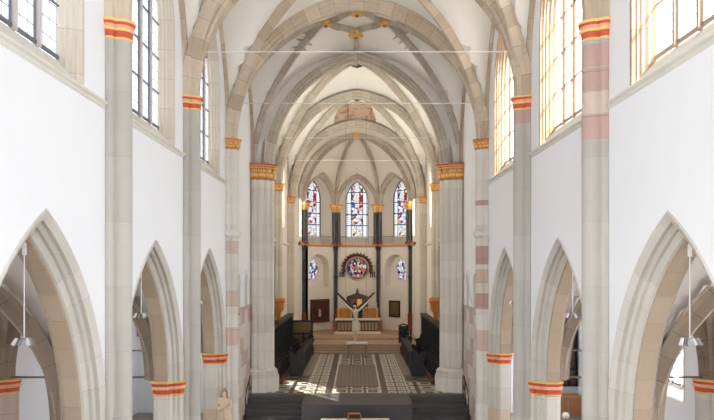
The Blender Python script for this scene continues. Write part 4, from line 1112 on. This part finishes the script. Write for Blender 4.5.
t = thing('carved_chair', 'black carved priest chair beside the sanctuary steps at the right', 'chair', (3.3, 45.1, ZC+.52))
zc = ZC+.52
mb = MB(); mb.box(2.95, 3.65, 44.8, 45.4, zc+.42, zc+.5); mb.build('seat', M['oak'], t, 0)
mb = MB(); mb.box(2.95, 3.65, 45.34, 45.42, zc+.5, zc+1.15); mb.tube([(2.95, 45.38, zc+1.15), (3.15, 45.38, zc+1.24), (3.3, 45.38, zc+1.3), (3.45, 45.38, zc+1.24), (3.65, 45.38, zc+1.15)], .05, 8); mb.build('backrest', M['oak'], t, 0)
for x in (2.99, 3.61):
    for y in (44.84, 45.38):
        mb = MB(); mb.lathe(x, y, [(.05, zc), (.035, zc+.15), (.05, zc+.42)], 8); mb.build('leg', M['oak'], t)
    mb = MB(); mb.box(x-.04, x+.04, 44.82, 45.36, zc+.72, zc+.78); mb.lathe(x, 44.86, [(.035, zc+.48), (.035, zc+.74)], 8); mb.build('armrest', M['oak'], t)

# ------------------------------------------------------------------ choir altar table and crucifix
TY = 41.7
t = thing('choir_altar_table', 'open altar table with white top in front of the sanctuary steps', 'table', (0, TY, ZC))
mb = MB(); mb.box(-.68, .68, TY-.4, TY+.4, ZC+.86, ZC+.96); mb.build('tabletop', M['marble_top'], t, 0)
for x in (-.55, .55):
    for y in (TY-.32, TY+.32):
        mb = MB(); mb.box(x-.06, x+.06, y-.06, y+.06, ZC, ZC+.86); mb.build('leg', M['step_pale'], t, 0)
mb = MB(); mb.box(-.5, .5, TY+.26, TY+.3, ZC+.72, ZC+.86); mb.build('apron', M['step_pale'], t, 0)

def skin_body(name, joints, edges, mat, parent, root=0, sub=2):
    me = bpy.data.meshes.new(name); o = Vector((0, 0, 0)); pr = parent
    while pr is not None: o += pr.location; pr = pr.parent
    me.from_pydata([(p[0]-o.x, p[1]-o.y, p[2]+K-o.z) for p, r in joints], edges, [])
    me.materials.append(mat)
    ob = bpy.data.objects.new(name, me); COL.objects.link(ob); ob.parent = parent
    m = ob.modifiers.new('Skin', 'SKIN'); m.use_smooth_shade = True
    sv = me.skin_vertices[0].data if me.skin_vertices else None
    if sv is None:
        bm = bmesh.new(); bm.from_mesh(me); bm.verts.layers.skin.verify(); bm.to_mesh(me); bm.free(); sv = me.skin_vertices[0].data
    for i, (p, r) in enumerate(joints):
        rr = r if isinstance(r, tuple) else (r, r); sv[i].radius = rr; sv[i].use_root = (i == root)
    s = ob.modifiers.new('Subdivision', 'SUBSURF'); s.levels = sub; s.render_levels = sub
    return ob
CX, CY = -.1, 42.75
zT = TOPC = -1.85
t = thing('forked_cross', 'forked dark wooden cross hanging on wires above the choir altar table', 'cross', (CX, CY, -5.2))
mb = MB(); mb.tube([(CX, CY, -5.2), (CX, CY, -4.2), (CX, CY, -2.75)], [.07, .075, .08], 8); mb.build('stem', M['cross'], t)
for sx in (-1, 1):
    mb = MB(); mb.tube([(CX, CY, -2.85), (CX+sx*.45, CY, -2.5), (CX+sx*.95, CY, -2.0), (CX+sx*1.27, CY, -1.7)], [.085, .08, .075, .06], 8); mb.build('branch', M['cross'], t)
f = thing('crucified_figure', 'pale carved figure with raised arms hanging on the forked cross', 'sculpture', (CX, CY-.15, -5.0))
b = CY-.17
J = [((CX, b-.02, -3.75), (.17, .13)),      # pelvis
     ((CX+.01, b-.03, -3.45), (.15, .11)), ((CX, b-.04, -3.15), (.19, .13)), ((CX, b-.03, -2.95), (.14, .1)), ((CX-.02, b-.07, -2.82), .07), ((CX-.05, b-.13, -2.66), (.11, .13)), ((CX-.06, b-.15, -2.5), (.09, .1)),
     ((CX-.25, b, -2.87), .085), ((CX-.62, b+.03, -2.52), .062), ((CX-.98, b+.05, -2.14), .046), ((CX-1.1, b+.04, -2.0), (.05, .028)),
     ((CX+.25, b, -2.87), .085), ((CX+.62, b+.03, -2.52), .062), ((CX+.98, b+.05, -2.14), .046), ((CX+1.1, b+.04, -2.0), (.05, .028)),
     ((CX-.1, b-.05, -3.95), .12), ((CX-.06, b-.16, -4.38), .082), ((CX-.04, b-.04, -4.85), .052), ((CX-.03, b-.12, -5.02), (.05, .035)),
     ((CX+.1, b-.05, -3.95), .12), ((CX+.07, b-.19, -4.36), .082), ((CX+.04, b-.07, -4.83), .052), ((CX+.03, b-.15, -5.0), (.05, .035))]
E = [(0, 1), (1, 2), (2, 3), (3, 4), (4, 5), (5, 6), (3, 7), (7, 8), (8, 9), (9, 10), (3, 11), (11, 12), (12, 13), (13, 14), (0, 15), (15, 16), (16, 17), (17, 18), (0, 19), (19, 20), (20, 21), (21, 22)]
for base, sx in ((10, -1), (14, 1)):
    hx, hy, hz = J[base][0]
    for q, (dx, dz, dy) in enumerate(((.13, .03, -.03), (.125, .07, -.04), (.11, .105, -.04), (.08, .13, -.03), (.02, .08, -.07))):
        i = len(J); J.append(((hx+sx*dx*.5, hy+dy*.4, hz+dz*.55+.02), .013)); J.append(((hx+sx*dx, hy+dy, hz+dz), .01))
        E += [(base, i), (i, i+1)]
skin_body('body', J, E, M['flesh'], f)
mb = MB(); hx, hy, hz = CX-.055, b-.12, -2.56
mb.lathe(hx, hy+.05, [(0, hz+.19), (.1, hz+.16), (.14, hz+.06), (.13, hz-.06), (.11, hz-.2), (.05, hz-.3), (0, hz-.3)], 12, a0=-.35, a1=PI+.35); mb.build('hair', M['hair'], f)
mb = MB(); mb.lathe(hx, hy-.09, [(0, hz-.06), (.06, hz-.09), (.045, hz-.17), (0, hz-.2)], 8); mb.build('beard', M['hair'], f)
mb = MB()
mb.lathe(hx, hy-.145, [(0, hz+.02), (.012, hz+.01), (.02, hz-.04), (0, hz-.05)], 6)
for sx in (-1, 1): mb.lathe(hx+sx*.045, hy-.11, [(0, hz+.045), (.018, hz+.03), (0, hz+.015)], 6)
mb.build('face_detail', M['flesh'], f)
mb = MB(); rows = []
for q in range(24):
    an = 2*PI*q/24; fold = 1+.1*math.sin(an*7)
    rows.append([(CX+.2*fold*math.cos(an)*k_, b-.03+.16*fold*math.sin(an)*k_-d_, z) for k_, d_, z in ((.95, 0, -3.58), (1.08, 0, -3.66), (1.1, .01, -3.85), (1.12, .04, -4.1), (1.05, .06, -4.26))])
mb.grid(rows, closed=True)
mb.tube([(CX+.2, b-.1, -3.66), (CX+.27, b-.12, -3.78), (CX+.26, b-.12, -4.1), (CX+.3, b-.1, -4.3)], [.05, .07, .06, .02], 8)
mb.build('loincloth', M['cloth'], f)
for k, (x, zt_) in enumerate(((-.75, 10.1), (.62, 10.1))):
    zb = -2.62+abs(x-CX)*.92-.06
    y = 42.4 if False else CY
    mb = MB(); mb.tube([(x-.0, y-.08, zb+.1), (x, y-.06, zt_-.1)], .007, 5); o = mb.build('suspension_wire', M['iron'], None); tag(o, 'thin %s wire dropping from the vault to the forked cross' % ('left', 'right')[k], 'wire', 'wires holding the cross')

# ------------------------------------------------------------------ nave altar at the bottom edge
t = thing('nave_altar', 'pale stone altar top at the bottom picture edge before the platform', 'altar', (0, 24.9, ZF))
mb = MB(); mb.box(-1.42, 1.28, 24.4, 25.5, -6.16, -6.03); mb.build('mensa', M['marble_top'], t, 0)
mb = MB(); mb.box(-1.1, .98, 24.6, 25.3, ZF, -6.16); mb.build('altar_block', M['marble_top'], t, 0)
t = thing('missal_stand', 'small orange wooden book stand on the nave altar', 'book stand', (-.1, 24.75, -6.03))
mb = MB()
for s0, s1, z0, z1 in ((-.36, .16, -6.03, -5.99), (-.36, .16, -5.80, -5.76), (-.36, -.32, -6.03, -5.76), (.12, .16, -6.03, -5.76)): mb.box(s0, s1, 25.22, 25.3, z0, z1)
mb.build('frame', M['light_wood'], t, 0)
mb = MB(); mb.box(-.32, .12, 25.27, 25.29, -6.0, -5.79); mb.build('back', M['oak'], t, 0)

# ------------------------------------------------------------------ stone saint on the left pier
sx_, sy_, sz_ = -4.72, 22.75, -6.0
t = thing('statue_pedestal', 'pale stone pedestal under the robed statue at the left pier', 'pedestal', (sx_, sy_, ZF))
mb = MB(); mb.lathe(sx_, sy_, [(.0, ZF), (.3, ZF), (.3, ZF+.12), (.22, ZF+.2), (.22, sz_-.14), (.28, sz_-.08), (.28, sz_), (0, sz_)], 8); mb.build('block', M['sill'], t, 20)
t = thing('robed_statue', 'weathered stone statue of a robed person holding a bundle by the left pier', 'statue', (sx_, sy_, sz_))
H = 1.62
J = [((sx_, sy_, sz_+.8), (.17, .14)), ((sx_, sy_, sz_+1.0), (.16, .12)), ((sx_, sy_, sz_+1.22), (.2, .13)), ((sx_, sy_-.01, sz_+1.36), .07), ((sx_+.01, sy_-.03, sz_+1.46), (.09, .1)), ((sx_+.01, sy_-.03, sz_+1.57), (.075, .085)),
     ((sx_-.2, sy_, sz_+1.26), .08), ((sx_-.24, sy_-.05, sz_+1.0), .07), ((sx_-.06, sy_-.2, sz_+.98), .05), ((sx_+.2, sy_, sz_+1.26), .08), ((sx_+.25, sy_-.05, sz_+1.0), .07), ((sx_+.1, sy_-.2, sz_+1.08), .05),
     ((sx_, sy_, sz_+.45), (.2, .17)), ((sx_, sy_, sz_+.05), (.25, .2))]
E = [(0, 1), (1, 2), (2, 3), (3, 4), (4, 5), (2, 6), (6, 7), (7, 8), (2, 9), (9, 10), (10, 11), (0, 12), (12, 13)]
skin_body('body', J, E, M['statue'], t)
mb = MB(); rows = []
for q in range(40):
    an = 2*PI*q/40; fo = .05*math.sin(an*9)+.03*math.sin(an*4+1)
    rows.append([(sx_+(r+fo*g)*math.cos(an), sy_+(r*.85+fo*g)*math.sin(an), sz_+z) for r, g, z in ((.28, 1, 0), (.25, 1, .3), (.22, .8, .62), (.2, .4, .85), (.185, .2, .98))])
mb.grid(rows, closed=True); mb.build('robe', M['statue'], t, 60)
mb = MB(); mb.tube([(sx_-.16, sy_-.24, sz_+.95), (sx_+.02, sy_-.27, sz_+1.08), (sx_+.12, sy_-.25, sz_+1.24)], [.05, .08, .06], 10); mb.build('bundle', M['statue'], t)
mb = MB(); mb.lathe(sx_+.01, sy_, [(0, sz_+1.7), (.08, sz_+1.68), (.13, sz_+1.58), (.13, sz_+1.4), (.16, sz_+1.3)], 12, a0=-.3, a1=PI+.3); mb.build('hood', M['statue'], t)

# ------------------------------------------------------------------ slab over the vaults, added to keep stray sky light out
mb = MB(); mb.box(-5.7, 5.7, YW, 56.5, TOP+.0, TOP+.2); o = mb.build('roof', M['oak'], None, 0); tag(o, 'unseen slab above the vaults, added to block sky light', 'roof', kind='structure')

# ------------------------------------------------------------------ light
wd = bpy.data.worlds.new('sky'); SC.world = wd; wd.use_nodes = True
bg = wd.node_tree.nodes['Background']; bg.inputs[0].default_value = (.9, .95, 1., 1); bg.inputs[1].default_value = 2.6
sun = bpy.data.lights.new('sun', 'SUN'); sun.energy = 15.; sun.angle = .009; sun.color = (1., .95, .86)
so = bpy.data.objects.new('sun', sun); COL.objects.link(so); so.location = (20, 0, 40)
so.rotation_euler = Vector((-7.5, 9.2, -11.9)).to_track_quat('-Z', 'Y').to_euler()

cam = bpy.data.cameras.new('camera'); co = bpy.data.objects.new('camera', cam); COL.objects.link(co)
co.location = (0, 0, K); co.rotation_euler = (PI/2, 0, 0)
cam.sensor_width = 36; cam.lens = 640/714*36; cam.shift_y = (267-210)/714; cam.clip_end = 300
SC.camera = co
SC.view_settings.view_transform = 'Standard'; SC.view_settings.look = 'None'; SC.view_settings.gamma = 1; SC.view_settings.exposure = .64
SC.cycles.max_bounces = 10; SC.cycles.diffuse_bounces = 7; SC.cycles.use_denoising = True
SC.cycles.caustics_reflective = False; SC.cycles.caustics_refractive = False
